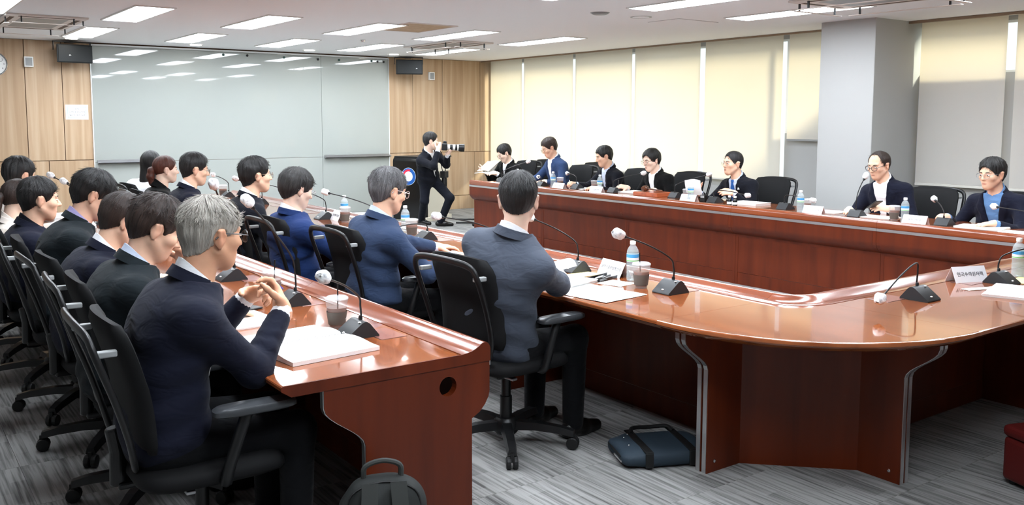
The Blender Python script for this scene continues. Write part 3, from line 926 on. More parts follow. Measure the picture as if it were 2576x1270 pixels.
WT = np.array([-.22, -.1, 0, .15, .35, .55, .72, .82, .88, .93, .97, 1.02, 1.08])
WW = np.array([.150, .185, .198, .190, .180, .188, .200, .204, .198, .176, .132, .086, .066])
WD = np.array([.105, .130, .142, .134, .122, .124, .122, .112, .100, .088, .078, .070, .062])

class Torso:
    def __init__(s, hip, nb, yaw, hunch, girth=1.0, chest=1.0):
        s.hip = hip; s.nb = nb; ax = nb - hip; s.L = np.linalg.norm(ax); s.ax = ax / s.L
        lat = v3(-math.sin(yaw), math.cos(yaw), 0); lat = unit(lat - s.ax * (lat @ s.ax)); s.lat = lat
        s.fw = np.cross(lat, s.ax); s.hunch = hunch; s.g = girth
    def coords(s, P):
        X, Y, Z = P
        p = (X - s.hip[0], Y - s.hip[1], Z - s.hip[2])
        t = (p[0] * s.ax[0] + p[1] * s.ax[1] + p[2] * s.ax[2]) / s.L
        l = p[0] * s.lat[0] + p[1] * s.lat[1] + p[2] * s.lat[2]
        f = p[0] * s.fw[0] + p[1] * s.fw[1] + p[2] * s.fw[2]
        tc = np.clip(t, 0, 1)
        return t, l, f + s.hunch * 4 * tc * (1 - tc) * (0.6 + 0.6 * tc)
    def at(s, t, l, f):
        tc = min(max(t, 0), 1)
        return s.hip + s.ax * (t * s.L) + s.lat * l + s.fw * (f - s.hunch * 4 * tc * (1 - tc) * (0.6 + 0.6 * tc))
    def fn(s, off=0.0, wr=0.0, seed=0.0, cap=(-.2, 1.05)):
        def f_(P):
            t, l, f = s.coords(P)
            W = np.interp(t, WT, WW) * s.g + off; D = np.interp(t, WT, WD) * s.g + off
            r = (np.abs(l / W) ** 2.5 + np.abs(f / D) ** 2.5) ** 0.4
            d = (r - 1) * np.minimum(W, D) * 0.85
            if wr:
                d = d + wr * np.sin(t * 26 + 5 * np.sin(l * 9 + seed) + 3 * np.sin(f * 12 + seed)) * np.clip((0.85 - t) * 3, 0, 1)
            return np.maximum(d, np.maximum((cap[0] - t) * s.L, (t - cap[1]) * s.L))
        lo = np.minimum(s.hip, s.nb) - .27; hi = np.maximum(s.hip, s.nb) + .27
        lo[2] = s.hip[2] - .16; hi[2] = s.nb[2] + .10
        return f_, lo, hi

def ik(S, T, a, b, pole):
    d = T - S; L = np.linalg.norm(d); u = d / max(L, 1e-6)
    if L > (a + b) * 0.995:
        k = L / ((a + b) * 0.995); a *= k; b *= k
    c = (a * a - b * b + L * L) / (2 * L); h = math.sqrt(max(a * a - c * c, 1e-6))
    p = pole - u * (pole @ u); p = unit(p)
    return S + u * c + p * h

def hand_prims(F, wrist, d, n, thumb, curl=0.5, k=0.008, sc=1.0, spread=1.0):
    """d finger direction, n palm facing direction, thumb direction on the palm"""
    d = unit(d); n = unit(n - d * (n @ d)); th = unit(thumb - d * (thumb @ d) - n * (thumb @ n))
    R = np.stack([d, th, n], 1)
    fn, lo, hi = f_ell(wrist + d * .047 * sc, (.056 * sc, .042 * sc, .019 * sc), R); F.join(fn, lo, hi, .02)
    fn, lo, hi = f_cone(wrist - d * .02, wrist + d * .02, .027 * sc, .026 * sc); F.join(fn, lo, hi, .02)
    for i, (o, L) in enumerate(((.031, .070), (.011, .078), (-.010, .073), (-.029, .058))):
        p = wrist + d * (.086 - .008 * abs(i - 1)) * sc + th * o * sc * spread
        dir_ = unit(d + th * (o * 1.6 * spread)); a = curl * (0.35 + 0.1 * i)
        for q, (fr, r0, r1) in enumerate(((.45, .0095, .0088), (.31, .0088, .0080), (.24, .0080, .0068))):
            dd = dir_ * math.cos(a) + n * math.sin(a)
            e = p + dd * L * fr * sc
            fn, lo, hi = f_cone(p, e, r0 * sc, r1 * sc); F.join(fn, lo, hi, k)
            p = e; a += curl * (0.75 if q == 0 else 0.6)
    p = wrist + d * .022 * sc + th * .030 * sc
    for q, (L, r0, r1, aa) in enumerate(((.042, .014, .0115, .75), (.032, .0112, .0098, .5), (.025, .0098, .0078, .3))):
        dd = unit(d * (1 - aa * .55) + th * aa + n * (.25 + .35 * curl))
        e = p + dd * L * sc
        fn, lo, hi = f_cone(p, e, r0 * sc, r1 * sc); F.join(fn, lo, hi, .010)
        p = e

def add_strands(V, Q, hc, R, rs, n, style, hs):
    '''loose locks lying on the hair, each a narrow tapering strip'''
    fn = np.cross(V[Q[:, 2]] - V[Q[:, 0]], V[Q[:, 3]] - V[Q[:, 1]])
    N = np.zeros_like(V)
    for k in range(4): np.add.at(N, Q[:, k], fn)
    N /= np.maximum(np.linalg.norm(N, axis=1, keepdims=True), 1e-9)
    q = (V - hc) @ R / hs
    ok = np.where((np.linalg.norm(q - np.array((-.016, 0, .026)), axis=1) > .088) & (q[:, 2] > .03))[0]
    if len(ok) == 0 or n == 0: return V, Q
    i = ok[rs.randint(0, len(ok), n)]
    p = V[i]; nn = N[i]; ql = q[i]
    d = np.stack([ql[:, 0] + .035, ql[:, 1], np.full(n, -.02)], 1)          # away from the crown
    d[:, 2] -= np.clip(.05 - ql[:, 2], 0, .2)
    d = d / np.linalg.norm(d, axis=1, keepdims=True)
    d = d + rs.randn(n, 3) * .15
    d = d @ R.T
    d = d - nn * (d * nn).sum(1, keepdims=True); d /= np.maximum(np.linalg.norm(d, axis=1, keepdims=True), 1e-9)
    w = np.cross(nn, d)
    L = ((.022 + .026 * rs.rand(n)) * (.45 + .55 * np.clip((ql[:, 2] - .03) / .06, 0, 1)))[:, None]; wd = (.0007 + .0008 * rs.rand(n))[:, None]; lift = (.0005 + .0035 * rs.rand(n) ** 3)[:, None]
    rows = []
    for t, ws in ((0, .8), (.4, 1.0), (.75, .7), (1.0, .12)):
        c = p + d * L * t + nn * (lift * (t * 1.6 - t * t * .9) - .0050 * t * t * (L / .04) + .0006)
        rows.append((c - w * wd * ws, c + w * wd * ws))
    base = len(V); VV = [V]; QQ = [Q]
    for k, (a, b) in enumerate(rows): VV += [a, b]
    ar = np.arange(n)
    for k in range(3):
        a0 = base + (2 * k) * n + ar; b0 = base + (2 * k + 1) * n + ar; a1 = base + (2 * k + 2) * n + ar; b1 = base + (2 * k + 3) * n + ar
        QQ.append(np.stack([a0, b0, b1, a1], 1))
    return np.concatenate(VV), np.concatenate(QQ)

def person(label, loc, heading, hc, look=(0, 0.1, 0), hip=(0, 0, .56), yaw=0.0, hunch=0.03, hands=None, hl=None, hr=None,
           jacket='navy', shirt='white', trousers='trouser', hair='black', style='short', skin='mid', glasses=None, tie=None, vopen=0.055, vbot=0.30,
           h=0.008, hj=0.011, girth=1.0, group=None, legs=None, lanyard=None, name='person', hs=1.04, collar=True, eyes=True, sleeve=True, jacket_long=True, elbow=(0, 0), hcurl=(0.45, 0.45), part=0.0, strands=700, nb=None, cuff=True, fringe=0.0, mouth=0, vol=1.0):
    """hl / hr: (wrist xyz, finger dir, palm normal) in the person's own frame (x forward, y left, z up)"""
    root = thing(name, label, 'person', loc, heading, group)
    hc = np.array(hc, float); hip = np.array(hip, float)
    R = eul(*look)
    if nb is None:
        up = unit(unit(hc - hip) * 0.75 + R[:, 2] * 0.25)
        nb = hc - up * 0.160 - R[:, 0] * 0.026
    nb = np.array(nb, float)
    T = Torso(hip, nb, yaw, hunch, girth)
    S = {1: T.at(.80, .182 * girth, -.002), -1: T.at(.80, -.182 * girth, -.002)}
    arms = {}
    for sg, hd in ((1, hl), (-1, hr)):
        if hd is None:
            hd = ((.36, sg * .17, .76), (1, -sg * .5, 0), (0, 0, -1))
        w = np.array(hd[0], float)
        out = elbow[0] if sg == 1 else elbow[1]
        pole = v3(-.25, sg * (.55 + out), -1.0)
        if len(hd) > 3: pole = np.array(hd[3], float)
        E = ik(S[sg], w, .285, .255, pole)
        arms[sg] = (E, w, np.array(hd[1], float), np.array(hd[2], float))
    H = lambda x, y, z: hc + R @ (np.array((x, y, z), float) * hs)
    allp = [hc + .16, hc - .16, hip - .1, hip + .1] + [S[1], S[-1]] + [a[0] for a in arms.values()] + [a[1] + unit(a[2]) * .2 for a in arms.values()] + [a[1] for a in arms.values()]
    lo = np.min(allp, 0) - .06; hi = np.max(allp, 0) + .06
    # ------------------------------------------------ body: head, neck, trunk, arms, hands in one surface
    F = Field(lo, hi, h)
    J = lambda pr, k: F.join(*pr, k)
    J(T.fn(-.035, cap=(-.1, 1.0)), .03)
    for sg in (1, -1):
        E, w, d, n = arms[sg]
        J(f_cone(S[sg], E, .045, .036), .03); J(f_cone(E, w, .036, .027), .02)
    J(f_cone(H(-.030, 0, -.030), nb - T.ax * .03, .050 * hs, .058), .022)
    J(f_cone(H(-.016, 0, -.060), nb + T.fw * .012 - T.ax * .02, .044 * hs, .048), .015)
    RR = R
    def HE(c, r, k, extra=None):
        Rx = RR if extra is None else RR @ extra
        J(f_ell(H(*c), np.array(r) * hs, Rx), k)
    HE((-.016, 0, .026), (.096, .078, .090), .02)
    HE((.022, 0, -.030), (.066, .062, .080), .025)
    HE((.042, 0, -.070), (.044, .041, .042), .022)
    J(f_cone(H(.066, .0, -.094), H(.058, 0, -.100), .022 * hs, .024 * hs), .02)
    for sg in (1, -1):
        J(f_cone(H(.0, sg * .050, -.050), H(.052, sg * .018, -.094), .020 * hs, .018 * hs), .02)      # jaw
        HE((.052, sg * .040, -.022), (.030, .026, .024), .02)                                          # cheekbone
        # ear
        ex = eul(sg * 0.35, 0.12)
        HE((-.014, sg * .078, -.010), (.020, .008, .033), .006, ex)
        J(f_cone(H(-.024, sg * .086, .014), H(-.012, sg * .078, -.040), .006 * hs, .0065 * hs), .006)
        J(f_cone(H(-.024, sg * .086, .014), H(-.004, sg * .079, .016), .006 * hs, .005 * hs), .005)
    HE((.070, 0, .022), (.016, .050, .014), .02)                                                       # brow
    J(f_cone(H(.084, 0, .010), H(.106, 0, -.029), .0078 * hs, .0108 * hs), .009)                       # nose
    for sg in (1, -1): J(f_cone(H(.096, sg * .008, -.033), H(.092, sg * .014, -.034), .0072 * hs, .0064 * hs), .007)
    HE((.084, 0, -.0615), (.010, .023, .0055), .006); HE((.082, 0, -.0715), (.010, .020, .0062), .006) # lips
    for sg in (1, -1):
        c = f_ell(H(.094, sg * .032, .000), np.array((.016, .019, .012)) * hs, RR); F.cut(*c, k=.012)
        c = f_ell(H(-.006, sg * .089, -.008), np.array((.008, .006, .014)) * hs, RR); F.cut(*c, k=.006)
    if mouth:
        c = f_ell(H(.098, 0, -.067), np.array((.018, .014, .0065)) * hs, RR); F.cut(*c, k=.004)
    for i, sg in enumerate((1, -1)):
        E, w, d, n = arms[sg]
        fd = unit(d); th = np.cross(n, fd) * sg
        hand_prims(F, w, d, n, th, hcurl[i])
    V, Q = F.mesh()
    bo = np_mesh('body', V, Q, SKIN[skin], root)
    # lips and ears a little redder
    q = (V - hc) @ R / hs
    lip = np.exp(-(((q[:, 0] - .088) / .016) ** 2 + (q[:, 1] / .020) ** 2 + ((q[:, 2] + .067) / .0085) ** 2) ** 2)
    ear = 0.35 * np.exp(-(((q[:, 0] + .012) / .03) ** 2 + ((np.abs(q[:, 1]) - .084) / .012) ** 2 + ((q[:, 2] + .01) / .04) ** 2) ** 2)
    at = bo.data.attributes.new('tint', 'FLOAT', 'POINT'); at.data.foreach_set('value', np.clip(lip * .8 + ear, 0, 1).astype(np.float32))
    # ------------------------------------------------ eyes, brows
    if eyes:
        openz = .0042 if look[1] < .2 else .0024
        for sg in (1, -1):
            Mx = Matrix([list(r) for r in RR])
            e = MB(); e.cur = 0; e.ball(H(.0815, sg * .032, .000), (.0075 * hs, .0145 * hs, openz * hs), 12, 8, Mx)
            e.cur = 1; e.ball(H(.0860, sg * .031, -.0003), (.0046 * hs, .0062 * hs, openz * .95 * hs), 10, 8, Mx)
            e.build('eye', [M['eye_white'], M['eye_dark']], bo, smooth=True, angle=180)
        for sg in (1, -1):
            b = MB(); b.tube([H(.087, sg * .014, .0185), H(.0865, sg * .026, .0225), H(.080, sg * .040, .0225), H(.068, sg * .052, .017)], [.0028, .0038, .0034, .0016], 6)
            b.build('eyebrow', HAIR['black' if hair in ('black', 'brown', 'auburn') else hair], bo, smooth=True, angle=180)
    if eyes:
        MB().tube([H(.0865, .020, -.0668), H(.0915, .010, -.0664), H(.0928, 0, -.0668), H(.0915, -.010, -.0664), H(.0865, -.020, -.0668)], [.0008, .0017, .0019, .0017, .0008], 6).build('mouth_line', M['mouth'], bo, smooth=True)
    # ------------------------------------------------ hair
    G = Field(hc - .21, hc + .21, max(h * .72, .0045)) if style != 'long' else Field(hc - v3(.26, .22, .36), hc + .2, max(h * .8, .005))
    rs = np.random.RandomState(abs(hash(label)) % 10000 if False else (sum(ord(ch) for ch in label) % 9973))
    ph = rs.rand(8) * 6.28
    def HF(P):
        X, Y, Z = P
        p = [X - hc[0], Y - hc[1], Z - hc[2]]
        return [(R[0, k] * p[0] + R[1, k] * p[1] + R[2, k] * p[2]) / hs for k in range(3)]
    st = dict(top=.016, side=.009, back=.010, front=.045, fz=.068, nape=-.076, tuft=.003, fade=.075, rx=.098)
    st.update({'short': {}, 'crop': dict(top=.011, side=.005, back=.006, nape=-.064, fz=.070, tuft=.002), 'full': dict(top=.019, side=.011, back=.013, fz=.060, tuft=.005, nape=-.078, fade=.07),
               'bowl': dict(top=.018, side=.014, back=.016, fz=.040, tuft=.003, nape=-.080, fade=.05), 'part': dict(top=.022, side=.010, back=.012, fz=.066, tuft=.003),
               'tight': dict(top=.014, side=.006, back=.008, fz=.060, tuft=.004, nape=-.078, fade=.07), 'bald': dict(top=.005, side=.009, back=.010, fz=.108, tuft=.002, rx=.135), 'long': dict(top=.012, side=.016, back=.018, fz=.045, tuft=.003, nape=-.30, fade=.02),
               'pony': dict(top=.010, side=.009, back=.010, fz=.062, tuft=.002, nape=-.055)}[style])
    st['fz'] += .008 - fringe
    neckfn = f_cone(H(-.030, 0, -.030), nb - T.ax * .03, .050 * hs, .058)[0]
    def hairfn(P):
        x, y, z = HF(P)
        # swollen skull
        zz = np.clip(z / .10, 0, 1); bk = np.clip(-x / .09, 0, 1); sd = np.clip(np.abs(y) / .08, 0, 1)
        off = (st['side'] + (st['top'] * vol - st['side']) * zz * zz + (st['back'] - st['side']) * bk * (1 - zz))
        r = (.096, .078, .090); c0 = (-.016, 0, .026)
        q = [(x - c0[0]) / r[0], y / r[1], (z - c0[2]) / r[2]]
        k0 = np.sqrt(q[0] ** 2 + q[1] ** 2 + q[2] ** 2); k1 = np.sqrt((q[0] / r[0]) ** 2 + (q[1] / r[1]) ** 2 + (q[2] / r[2]) ** 2)
        d = k0 * (k0 - 1) / np.maximum(k1, 1e-5)
        # back of the head carries on down to the nape
        dn = np.sqrt((x + .030) ** 2 / .9 + y ** 2 * 1.05) - .060 + np.abs(np.minimum(z + .02, 0)) * .22
        dn = np.maximum(np.minimum(dn, neckfn(P) / hs - .0030), z - .03)
        kk = .03; hh = np.maximum(kk - np.abs(d - dn), 0) / kk
        d = np.minimum(d, dn) - hh * hh * kk * .25
        an = np.arctan2(y, x + .035); rr = np.sqrt((x + .035) ** 2 + y ** 2)
        tu = np.sin(an * 11 + ph[0] + rr * 26) * .45 + np.sin(an * 23 + ph[1] + 3 * np.sin(rr * 40 + ph[2])) * .35 + np.sin(an * 41 + ph[3] + rr * 60) * .25 + np.sin(z * 60 + an * 5 + ph[4]) * .25
        zc = np.interp(np.clip(x, -.12, .1), [-.12, -.06, -.025, .0, .02, .1], [st['nape'], st['nape'] + .002, -.048 if st['nape'] > -.2 else st['nape'], -.020, -.018, -.018]).astype(np.float32)
        zc = zc + np.clip(np.abs(y) - .012, 0, 1) * .32 * (x < .0)
        if style == 'long': zc = zc * 0 - .30
        fade = np.clip((z - zc + .004) / st['fade'], 0, 1); fade = fade * (2 - fade)
        d = d - (.0015 + (off - .0015) * fade) + st['tuft'] * tu * (.25 + .75 * fade)
        # face opening
        fx, fz = .100, st['fz']
        e0 = np.sqrt(((x - fx) / st['rx']) ** 2 + (y / .084) ** 2 + ((z - (fz + part * y + part * .02 - .110)) / .112) ** 2) - 1
        face = e0 * .085 + .0016 * np.sin(y * 310 + ph[5] + 3 * np.sin(y * 90)) + .0012 * np.sin(y * 620 + z * 200)
        d = np.maximum(d, -face)
        # nape and sideburns
        if style == 'long': d = np.maximum(d, np.minimum(x - .012, -.015 - z))
        d = np.maximum(d, (zc - z) * .9 + .003 * np.sin(an * 31))
        if style not in ('long', 'bowl'):
            # clear the ears
            ea = np.sqrt(((x + .010) / .030) ** 2 + ((np.abs(y) - .090) / .034) ** 2 + ((z + .014) / .036) ** 2) - 1
            d = np.maximum(d, -ea * .028)
        return d
    b = G.block(G.lo, G.lo + G.h * G.n); G.a[b[0]] = np.minimum(G.a[b[0]], hairfn(b[1]))
    if style == 'pony':
        G2 = None
    if style == 'long':
        for yy, w in ((-.045, .036), (0, .044), (.045, .036)):
            pr = f_cone(H(-.055, yy, -.02), H(-.075, yy * 1.25, -.235), w, w * .78); G.join(*pr, .03)
    if style == 'pony':
        G3 = Field(hc - .30, hc + .15, .007)
        G3.a[:] = FAR
        tail = [H(-.10, 0, .01), H(-.128, 0, -.015), H(-.135, 0, -.07), H(-.120, 0, -.13), H(-.105, 0, -.175)]
        for i in range(4):
            pr = f_cone(tail[i], tail[i + 1], (.018, .030, .032, .024)[i], (.030, .032, .024, .008)[i]); G3.join(*pr, .015)
    V, Q = G.mesh()
    V, Q = add_strands(V, Q, hc, R, rs, strands, style, hs)
    ho = np_mesh('hair', V, Q, HAIR[hair], root)
    def flow(o, V):
        q = (V - hc) @ R
        an = np.arctan2(q[:, 1], q[:, 0] + .035); rr = np.sqrt((q[:, 0] + .035) ** 2 + q[:, 1] ** 2)
        lnv = np.stack([np.cos(an) * 1.5, np.sin(an) * 1.5, rr * .9 + np.abs(np.minimum(q[:, 2], .02)) * .8], 1)
        at = o.data.attributes.new('flow', 'FLOAT_VECTOR', 'POINT'); at.data.foreach_set('vector', np.ascontiguousarray(lnv, np.float32).ravel())
    flow(ho, V)
    if style == 'pony':
        V, Q = G3.mesh(); po = np_mesh('ponytail', V, Q, HAIR[hair], ho); flow(po, V)
        MB().tube([H(-.112 + .012 * math.cos(a), .016 * math.sin(a), .002 + .012 * math.cos(a)) for a in [k * math.pi / 5 for k in range(10)]], .006, 6, closed=True).build('hair_tie', M['rubber'], ho, smooth=True)
    # ------------------------------------------------ jacket
    K = Field(lo - .03, hi + .03, hj)
    K.join(*T.fn(0, .0035, ph[0], cap=(-.20 if jacket_long else -.10, 1.02)), .02)
    for sg in (1, -1):
        E, w, d, n = arms[sg]
        K.join(*f_ell(S[sg], (.060, .054, .056)), .045)
        K.join(*f_cone(S[sg] + (E - S[sg]) * .06, E, .060 * girth, .053), .035)
        wv = unit(w - E); wend = w - wv * .042
        # folds round the sleeve at the elbow
        def sl(P, E=E, wv=wv, wend=wend, sg=sg):
            fn, _, _ = f_cone(E, wend, .055, .041)
            X, Y, Z = P
            tt = (X - E[0]) * wv[0] + (Y - E[1]) * wv[1] + (Z - E[2]) * wv[2]
            return fn(P) + .0035 * np.sin(tt * 95 + 4 * np.sin(Z * 30 + sg)) * np.exp(-(tt / .13) ** 2)
        _, l_, h_ = f_cone(E, wend, .055, .041)
        K.join(sl, l_, h_, .03)
    tb = vbot
    def wedge(P):
        t, l, f = T.coords(P)
        wv = np.clip((t - tb) / (1 - tb), 0, 1.15) * vopen
        return np.maximum(np.maximum(np.abs(l) - wv, (tb - t) * T.L), .01 - f)
    shirt_on = vopen > 0
    # lapels first (raised), then the opening
    if shirt_on:
        def lapel(P):
            t, l, f = T.coords(P)
            W = np.interp(t, WT, WW) * T.g + .008; D = np.interp(t, WT, WD) * T.g + .008
            r = (np.abs(l / W) ** 2.5 + np.abs(f / D) ** 2.5) ** 0.4
            d = (r - 1) * np.minimum(W, D) * 0.85
            wv = np.clip((t - tb) / (1 - tb), 0, 1.15) * vopen
            lw = np.interp(t, [tb, tb + (1 - tb) * .6, .80, .87, .98], [0, .055, .068, .035, .03]).astype(np.float32)
            return np.maximum(np.maximum(d, np.abs(np.abs(l) - wv - lw / 2) - lw / 2), np.maximum(np.maximum((tb - t) * T.L, (t - .99) * T.L), .02 - f))
        _, l_, h_ = T.fn(0)
        K.join(lapel, l_, h_, .002)
        K.cut(wedge, l_, h_, .004)
    V, Q = K.mesh()
    jo = np_mesh('jacket', V, Q, CLOTH[jacket], root)
    # ------------------------------------------------ shirt: front, collar, cuffs
    if shirt_on or collar:
        B = Field(np.minimum(hip, nb) - v3(.28, .28, .2), np.maximum(hip, nb) + v3(.28, .28, .14), hj * .8)
        if shirt_on:
            def sfront(P):
                t, l, f = T.coords(P)
                W = np.interp(t, WT, WW) * T.g - .010; D = np.interp(t, WT, WD) * T.g - .010
                r = (np.abs(l / W) ** 2.5 + np.abs(f / D) ** 2.5) ** 0.4
                d = (r - 1) * np.minimum(W, D) * 0.85 + .0015 * np.sin(t * 40 + l * 30)
                d = np.maximum(d, np.maximum((-.1 - t) * T.L, (t - 1.0) * T.L))
                return np.maximum(d, np.maximum(np.abs(l) - .125, .0 - f))
            _, l_, h_ = T.fn(0); B.join(sfront, l_, h_, .0)
        V, Q = B.mesh()
        if len(V): so = np_mesh('shirt', V, Q, CLOTH[shirt], root)
        else: so = root
        if collar:
            na = unit(H(-.030, 0, -.030) - (nb - T.ax * .03)); fwv = unit(T.fw - na * (T.fw @ na)); lav = np.cross(na, fwv)
            def collar_mesh(rad, top, drop, gap, thick, flare, slant, pt):
                # a stand turned over into a fall; gap: half opening at the throat (radians)
                b = MB(); n = 28; rows = []
                for i in range(n + 1):
                    a = gap + (2 * math.pi - 2 * gap) * i / n
                    c, s_ = math.cos(a), math.sin(a)
                    fr = max(0, c) ** 3
                    tz = top - slant * c; e = pt * fr
                    dirv = fwv * c + lav * s_
                    P = lambda r, z: nb + dirv * r + na * z
                    rows.append([P(rad - thick, tz - drop * .8), P(rad - thick - .002, tz), P(rad + thick * .6, tz + .0015), P(rad + flare + e * .3, tz - drop - e), P(rad + flare - thick * .7 + e * .3, tz - drop - e)])
                b.grid(rows); b.add([p for p in rows[0]], [(0, 1, 2, 3, 4)]); b.add([p for p in rows[-1]], [(4, 3, 2, 1, 0)])
                return b
            g0 = .03 if tie else .42
            collar_mesh(.064, .030, .028, g0, .004, .010, .040, .026).build('shirt_collar', CLOTH[shirt], so, smooth=True, angle=60)
            collar_mesh(.078, .022, .034, 1.25, .004, .018, .022, .0).build('jacket_collar', CLOTH[jacket], jo, smooth=True, angle=60)
        if cuff:
            for sg in (1, -1):
                c = MB()
                E, w, d, n = arms[sg]; wv = unit(w - E)
                c.tube([w - wv * .065, w - wv * .03, w + wv * .006], [.0375, .0375, .0345], 14)
                c.build('shirt_cuff', CLOTH[shirt], root, smooth=True, angle=60)
    if tie:
        tm = MB(); prev = None; rows = []
        for t_, wd in ((1.0, .013), (.985, .018), (.955, .020), (.93, .014), (.80, .024), (.6, .032), (.35, .038), (.15, .040)):
            D = float(np.interp(t_, WT, WD)) * T.g + .004
            rows.append([T.at(t_, -wd, D - .004), T.at(t_, -wd * .4, D + .004), T.at(t_, wd * .4, D + .004), T.at(t_, wd, D - .004)])
        tm.grid(rows); tm.grid([[p - T.fw * .008 for p in r][::-1] for r in rows]); tm.build('tie', CLOTH[tie], root, smooth=True, angle=60)
    if lanyard:
        lm = MB()
        path = [T.at(1.0, .075, .02), T.at(.93, .065, .085), T.at(.75, .045, float(np.interp(.75, WT, WD)) * T.g + .004), T.at(.5, .012, float(np.interp(.5, WT, WD)) * T.g + .006)]
        path2 = [T.at(1.0, -.075, .02), T.at(.93, -.065, .085), T.at(.75, -.045, float(np.interp(.75, WT, WD)) * T.g + .004), T.at(.5, -.012, float(np.interp(.5, WT, WD)) * T.g + .006)]
        ba = [T.at(1.03, .075 * math.cos(a), -.075 * math.sin(a)) for a in [k * math.pi / 8 for k in range(9)]]
        lm.tube(smooth_path(path[::-1] + ba[1:-1] + path2, 4), .004, 6)
        lo_ = lm.build('lanyard', M[lanyard], root, smooth=True)
        c = T.at(.40, 0, float(np.interp(.42, WT, WD)) * T.g + .010); cd = MB()
        Mx = Matrix([[T.fw[k], T.lat[k], T.ax[k]] for k in range(3)]).to_4x4(); Mx.translation = Vector(c)
        cd.box(-.003, .003, -.028, .028, -.045, .045, Mx); cd.build('badge', M['white_plastic'], lo_, bevel=.002)
    # ------------------------------------------------ trousers and shoes
    hp = hip
    if legs is None:
        legs = {1: ((.41, .13, .50), (.40, .13, .09), .1), -1: ((.41, -.13, .50), (.40, -.13, .09), -.1)}
        seated = True
    else: seated = False
    al = [hp + .2, hp - .2] + [np.array(p) for sg in (1, -1) for p in legs[sg][:2]]
    W_ = Field(np.min(al, 0) - .1, np.max(al, 0) + .1, .014 if seated else .011)
    W_.join(*T.fn(-.006, cap=(-.24, .10)), .02)
    for sg in (1, -1):
        kn, an, tw = [np.array(x, float) if i < 2 else x for i, x in enumerate(legs[sg])]
        hj0 = hp + T.lat * (sg * .088) - T.ax * .035
        W_.join(*f_cone(hj0, kn, .086, .064), .04); W_.join(*f_cone(kn, an - v3(0, 0, .02), .063, .052), .03)
    V, Q = W_.mesh(); np_mesh('trousers', V, Q, CLOTH[trousers], root)
    for sg in (1, -1):
        kn, an, tw = legs[sg]; an = np.array(an, float)
        c, s_ = math.cos(tw), math.sin(tw); f = v3(c, s_, 0); l = v3(-s_, c, 0)
        g = an * v3(1, 1, 0); zf = max(an[2] - .09, 0)
        Sx = Field(g - .24 + v3(0, 0, .2), g + .26, .009)
        Sx.join(*f_cone(g - f * .045 + v3(0, 0, .040 + zf), g + f * .06 + v3(0, 0, .040 + zf), .036, .042), .02)
        Sx.join(*f_cone(g + f * .06 + v3(0, 0, .034 + zf), g + f * .165 + v3(0, 0, .026 + zf), .044, .030), .02)
        Sx.join(*f_cone(g + v3(0, 0, .05 + zf), g + v3(0, 0, .105 + zf), .042, .040), .02)
        Sx.cut(lambda P, z0=zf: P[2] - z0 + 0 * P[0] + 0 * P[1], k=.004)
        V, Q = Sx.mesh(); np_mesh('shoe', V, Q, M['shoe'], root)
    # ------------------------------------------------ spectacles
    if glasses:
        gm = {'wire': M['wire'], 'dark': M['wire_dark'], 'pale': M['wire_pale'], 'sun': M['wire_dark'], 'rimless': M['steel']}[glasses]
        g = MB(); n = 20; r = .0011 if glasses in ('wire', 'rimless') else .0018
        r *= 1.25; lens_pts = []
        for sg in (1, -1):
            pts = []
            for k in range(n):
                a = 2 * math.pi * k / n; c, s_ = math.cos(a), math.sin(a)
                yy = sg * .034 + .0245 * math.copysign(abs(c) ** .8, c); zz = -.003 + .0195 * math.copysign(abs(s_) ** .8, s_)
                pts.append(H(.108 - .35 * max(0, abs(yy) - .03), yy, zz))
            g.tube(pts, r * hs, 6, closed=True)
            lens_pts.append(pts)
            g.tube([H(.100, sg * .058, .002), H(.06, sg * .073, .006), H(-.012, sg * .084, .006), H(-.034, sg * .084, -.012)], r * hs, 6)
        g.tube([H(.108, .0105, .001), H(.112, 0, .004), H(.108, -.0105, .001)], r * hs, 6)
        go = g.build('glasses', gm, root, smooth=True)
        for pts in lens_pts:
            MB().add(pts, [tuple(range(n))]).build('lens', M['lens_dark'] if glasses == 'sun' else M['lens'], go)
    return root, T, R, H

# ================================================================= WHO SITS WHERE
def sit(label, hipxy, heading, head, look, hl=None, hr=None, hipz=.56, **kw):
    """world coordinates in; hl / hr = (wrist, finger direction, palm direction[, elbow direction]) in world axes"""
    c, s_ = math.cos(-heading), math.sin(-heading)
    def loc(p): x, y = p[0] - hipxy[0], p[1] - hipxy[1]; return (c * x - s_ * y, s_ * x + c * y, p[2])
    def dr(p): return (c * p[0] - s_ * p[1], s_ * p[0] + c * p[1], p[2])
    def hh(h): return None if h is None else (loc(h[0]), dr(h[1]), dr(h[2])) + ((dr(h[3]),) if len(h) > 3 else ())
    return person(label, (hipxy[0], hipxy[1], 0), heading, loc(head), look, hip=(0, 0, hipz), hl=hh(hl), hr=hh(hr), **kw)

GNP, GMP, GFP = 'people seated along the near desks', 'people seated along the middle desks', 'people seated along the window desks'
PI = math.pi
DN = (0, 0, -1)
